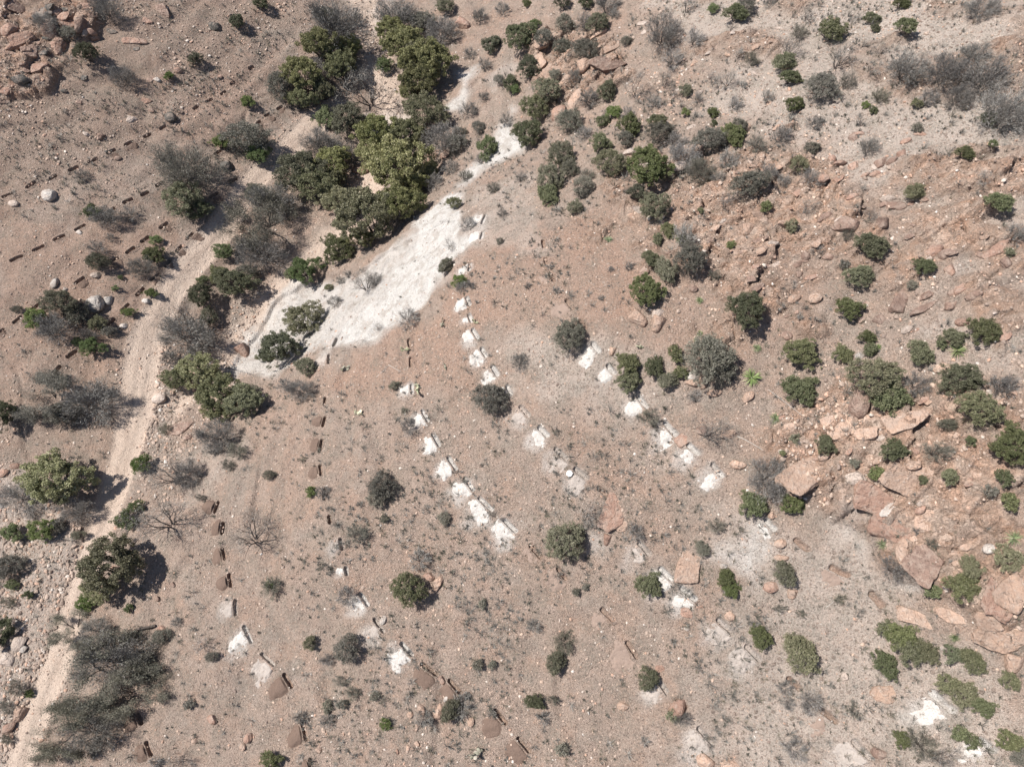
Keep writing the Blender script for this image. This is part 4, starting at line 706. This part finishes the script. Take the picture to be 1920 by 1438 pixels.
for p, a in GRAV: m = sdf(x, y, p) > fbm(x, y, 4, 2, 1) * 2; den[m] = np.maximum(den[m], a)
den *= 1 + 1.4 * fbm(x, y, 6, 3, 6); rd = line_d(x, y, *ROAD); den *= np.where(rd < 0, .25, np.where(rd < 1.0, 2.4, 1)); den *= np.where(zone('white', x, y) > .5, .35, 1)
keep = rg.rand(len(x)) < den / 5.; x, y = x[keep], y[keep]; den = den[keep]; N = len(x); z = H(x, y)
size = .045 + rg.exponential(.032, N) * (1 + .25 * den); size = np.minimum(size, np.where(den > 1.9, .28, .17))
iv, iF = ICO[1]; iv = iv * [1, 1, .62]
Rz = rg.uniform(0, 6.28, N); el = rg.uniform(.55, 1, N)
V = iv[None] * (1 + rg.uniform(-.28, .28, (N, len(iv), 1))); V = V * size[:, None, None]; V[:, :, 1] *= el[:, None]; c_, s_ = np.cos(Rz)[:, None], np.sin(Rz)[:, None]
V = np.stack([V[:, :, 0] * c_ - V[:, :, 1] * s_ + x[:, None], V[:, :, 0] * s_ + V[:, :, 1] * c_ + y[:, None], V[:, :, 2] + z[:, None] + size[:, None] * .2], -1).reshape(-1, 3)
Fq = (iF[None] + (np.arange(N) * len(iv))[:, None, None]).reshape(-1, 3)
t = NT('loose_stones'); at = t.n('ShaderNodeAttribute', attribute_name='tone'); t.l(t.mix(t.ramp(t.noise(14, 3), .4, .65, 0, .35), at.outputs['Color'], (.30, .24, .20)), t.b.inputs['Base Color'])
gm = mesh_np('gravel', V, Fq, [t.m]); pal = np.array([(.30, .235, .195), (.42, .33, .275), (.52, .39, .31), (.60, .53, .47), (.22, .17, .145), (.47, .31, .235), (.60, .56, .52)]); pr = np.array([.24, .26, .17, .07, .13, .11, .02])
j = rg.choice(len(pal), N, p=pr); tc = pal[j] * rg.uniform(.85, 1.12, (N, 1)); attr(gm, 'tone', np.repeat(tc, len(iv), 0)); tag(link('gravel', gm), kind='stuff')
print('stones', N)

# dry tufts and seedlings
TUFT = [(poly_world(p), a) for p, a in (([(560,960),(900,880),(930,740),(1100,760),(1300,900),(1450,1100),(1500,1438),(560,1438)], 1.5), ([(960,740),(1250,760),(1420,1000),(1500,1200),(1700,1438),(1000,1438),(900,1100)], 1.), ([(760,300),(1000,60),(1300,0),(1920,0),(1920,330),(1500,300),(1000,420),(870,440)], .55), ([(1360,950),(1640,960),(1800,1200),(1920,1438),(1400,1438)], 1.5),
        ([(0,100),(200,60),(560,60),(500,300),(100,420),(0,300)], .5), ([(860,440),(1060,440),(1080,640),(960,760),(880,740)], .5), ([(480,680),(760,640),(860,900),(620,960),(440,900)], .28), ([(1440,560),(1920,560),(1920,1240),(1560,900)], .3))]
x, y, rg = world_random(60000, 9); den = np.full(x.shape, .13)
for p, a in TUFT: m = sdf(x, y, p) > 0; den[m] = np.maximum(den[m], a)
den *= np.clip(.9 + 3.2 * fbm(x, y, 6, 4, 3), 0, 4); rd = line_d(x, y, *ROAD); den *= (rd > .3) * np.where(zone('white', x, y) > .4, .15, 1)
keep = rg.rand(len(x)) < den / 1.05; x, y = x[keep], y[keep]; z = H(x, y); N = len(x); print('tufts', N)
def tuft_stuff(name, sel, per, size, wid, mat, bush=0.):
    n = len(sel); s = size * (.45 + rg.exponential(.5, n)).clip(.4, 2.2); idx = np.repeat(np.arange(n), per); m = len(idx); az = rg.uniform(0, 6.283, m); el = rg.uniform(.35, 1.5, m)
    d = np.stack([np.cos(el) * np.cos(az), np.cos(el) * np.sin(az), np.sin(el)], 1); b0 = np.stack([x[sel], y[sel], z[sel]], 1)[idx] + d * (s[idx] * bush * rg.uniform(0, 1, m))[:, None]; L = (s[idx] * rg.uniform(.5, 1.1, m))[:, None]
    e = np.stack([-np.sin(az), np.cos(az), 0 * az], 1) * wid * rg.uniform(.6, 1.4, m)[:, None]; tip = b0 + d * L; V = np.stack([b0 - e, b0 + e, tip + e * .25, tip - e * .25], 1).reshape(-1, 3)
    me = mesh_np(name, V, np.arange(4 * m).reshape(m, 4), [mat]); tn = np.repeat(np.clip(rg.rand(n, 3)[idx] + rg.normal(0, .15, (m, 3)), 0, 1), 4, 0); attr(me, 'tone', tn); tag(link(name, me), kind='stuff')
perm = rg.permutation(N); a1, a2, a3 = perm[:int(N * .35)], perm[int(N * .35):int(N * .82)], perm[int(N * .82):]
tuft_stuff('dry_grass', a1, 20, .34, .013, LEAF['straw']); tuft_stuff('low_scrub', a2, 30, .34, .018, LEAF['twig'], .5); tuft_stuff('green_herbs', a3, 24, .30, .022, LEAF['sage'], .5)

# ------------------------------------------------------------------ single things: fallen limb, sticks, white block
def stick(name, pts, r, mat, label, cat, lift=.05, sides=6):
    a = np.array(pts, float); X, Y, D = ghit(a[:, 0], a[:, 1]); Z = H(X, Y) + r * .6 + lift * np.sin(np.linspace(0, 3.1, len(X))); P_ = np.stack([X, Y, Z], 1); c = P_.mean(0); V, Fs = [], []
    for i in range(len(P_) - 1): tube(V, Fs, P_[i] - c, P_[i + 1] - c, r * (1 - .6 * i / len(P_)), r * (1 - .6 * (i + 1) / len(P_)), sides)
    return tag(link(name, mesh_np(name, V, Fs, [BARK[mat]], True), loc=tuple(c)), label, cat)
stick('fallen_limb', [(292,1173),(282,1176),(268,1178),(258,1182),(250,1190),(242,1202),(236,1214)], .16, 'dark', 'dark curved fallen limb lying on the soil between the two roadside trees', 'branch', .35, 8)
stick('bleached_stick', [(1382,818),(1395,824),(1410,832),(1430,844)], .035, 'pale', 'thin bleached stick right of the bare shrub among trench spoil', 'branch')
stick('bleached_stick', [(706,707),(718,697),(728,686)], .03, 'pale', 'short pale stick on red soil below the white bank, left one of two', 'branch')
stick('bleached_stick', [(728,684),(740,691),(752,697)], .03, 'pale', 'short pale stick on red soil below the white bank, right one of two', 'branch')
stick('bleached_stick', [(612,80),(620,66),(632,46)], .05, 'pale', 'long pale stick leaning among grey trees left of the sandy wash', 'branch', .6)
stick('bleached_stick', [(1549,1138),(1558,1132),(1566,1124),(1578,1120)], .025, 'pale', 'thin curved pale stick on pale soil below the uppermost trench row', 'branch')
stick('bleached_stick', [(1543,1422),(1555,1430),(1566,1437)], .03, 'pale', 'pale straight stick at the bottom edge left of the last grey trench', 'branch')
stick('dead_branch', [(1500,535),(1512,529),(1524,524)], .03, 'grey', 'grey stick on the stony slope left of an olive shrub', 'branch')
stick('dead_branch', [(1440,730),(1505,780),(1522,757)], .02, 'pale', 'very thin pale stalk lying below the green shrub left of the layered boulder', 'branch')
bx, by, bd = ghit([1069], [887]); bz = H(bx, by)[0]; V, Fs = [], []
pts = [(-.30, -.12), (-.18, -.30), (.12, -.30), (.30, -.10), (.26, .22), (-.02, .32), (-.26, .18)]; m = len(pts)
V = [(a, b, -.1) for a, b in pts] + [(a, b, .24) for a, b in pts] + [(a * .86, b * .86, .29) for a, b in pts] + [(0, 0, .30)]
bmw = bmesh.new(); vs = [bmw.verts.new(v) for v in V]
for lv in (0, 1):
    for i in range(m): bmw.faces.new([vs[lv * m + i], vs[lv * m + (i + 1) % m], vs[(lv + 1) * m + (i + 1) % m], vs[(lv + 1) * m + i]])
for i in range(m): bmw.faces.new([vs[2 * m + i], vs[2 * m + (i + 1) % m], vs[3 * m]])
me = bpy.data.meshes.new('white_block'); bmw.to_mesh(me); bmw.free(); me.materials.append(ROCK['white']); t = NT('chalk_white'); t.l(t.mix(t.ramp(t.noise(6, 3), .4, .7, 0, .5), (.86, .85, .83), (.72, .70, .66)), t.b.inputs['Base Color']); me.materials[0] = t.m
o = link('white_block', me, loc=(bx[0], by[0], bz)); N_ = normal_at(bx[0], by[0]); o.rotation_euler = N_.to_track_quat('Z', 'Y').to_euler(); tag(o, 'small bright white faceted block at the upper end of a grey-spoil trench', 'block')
flush_labels()
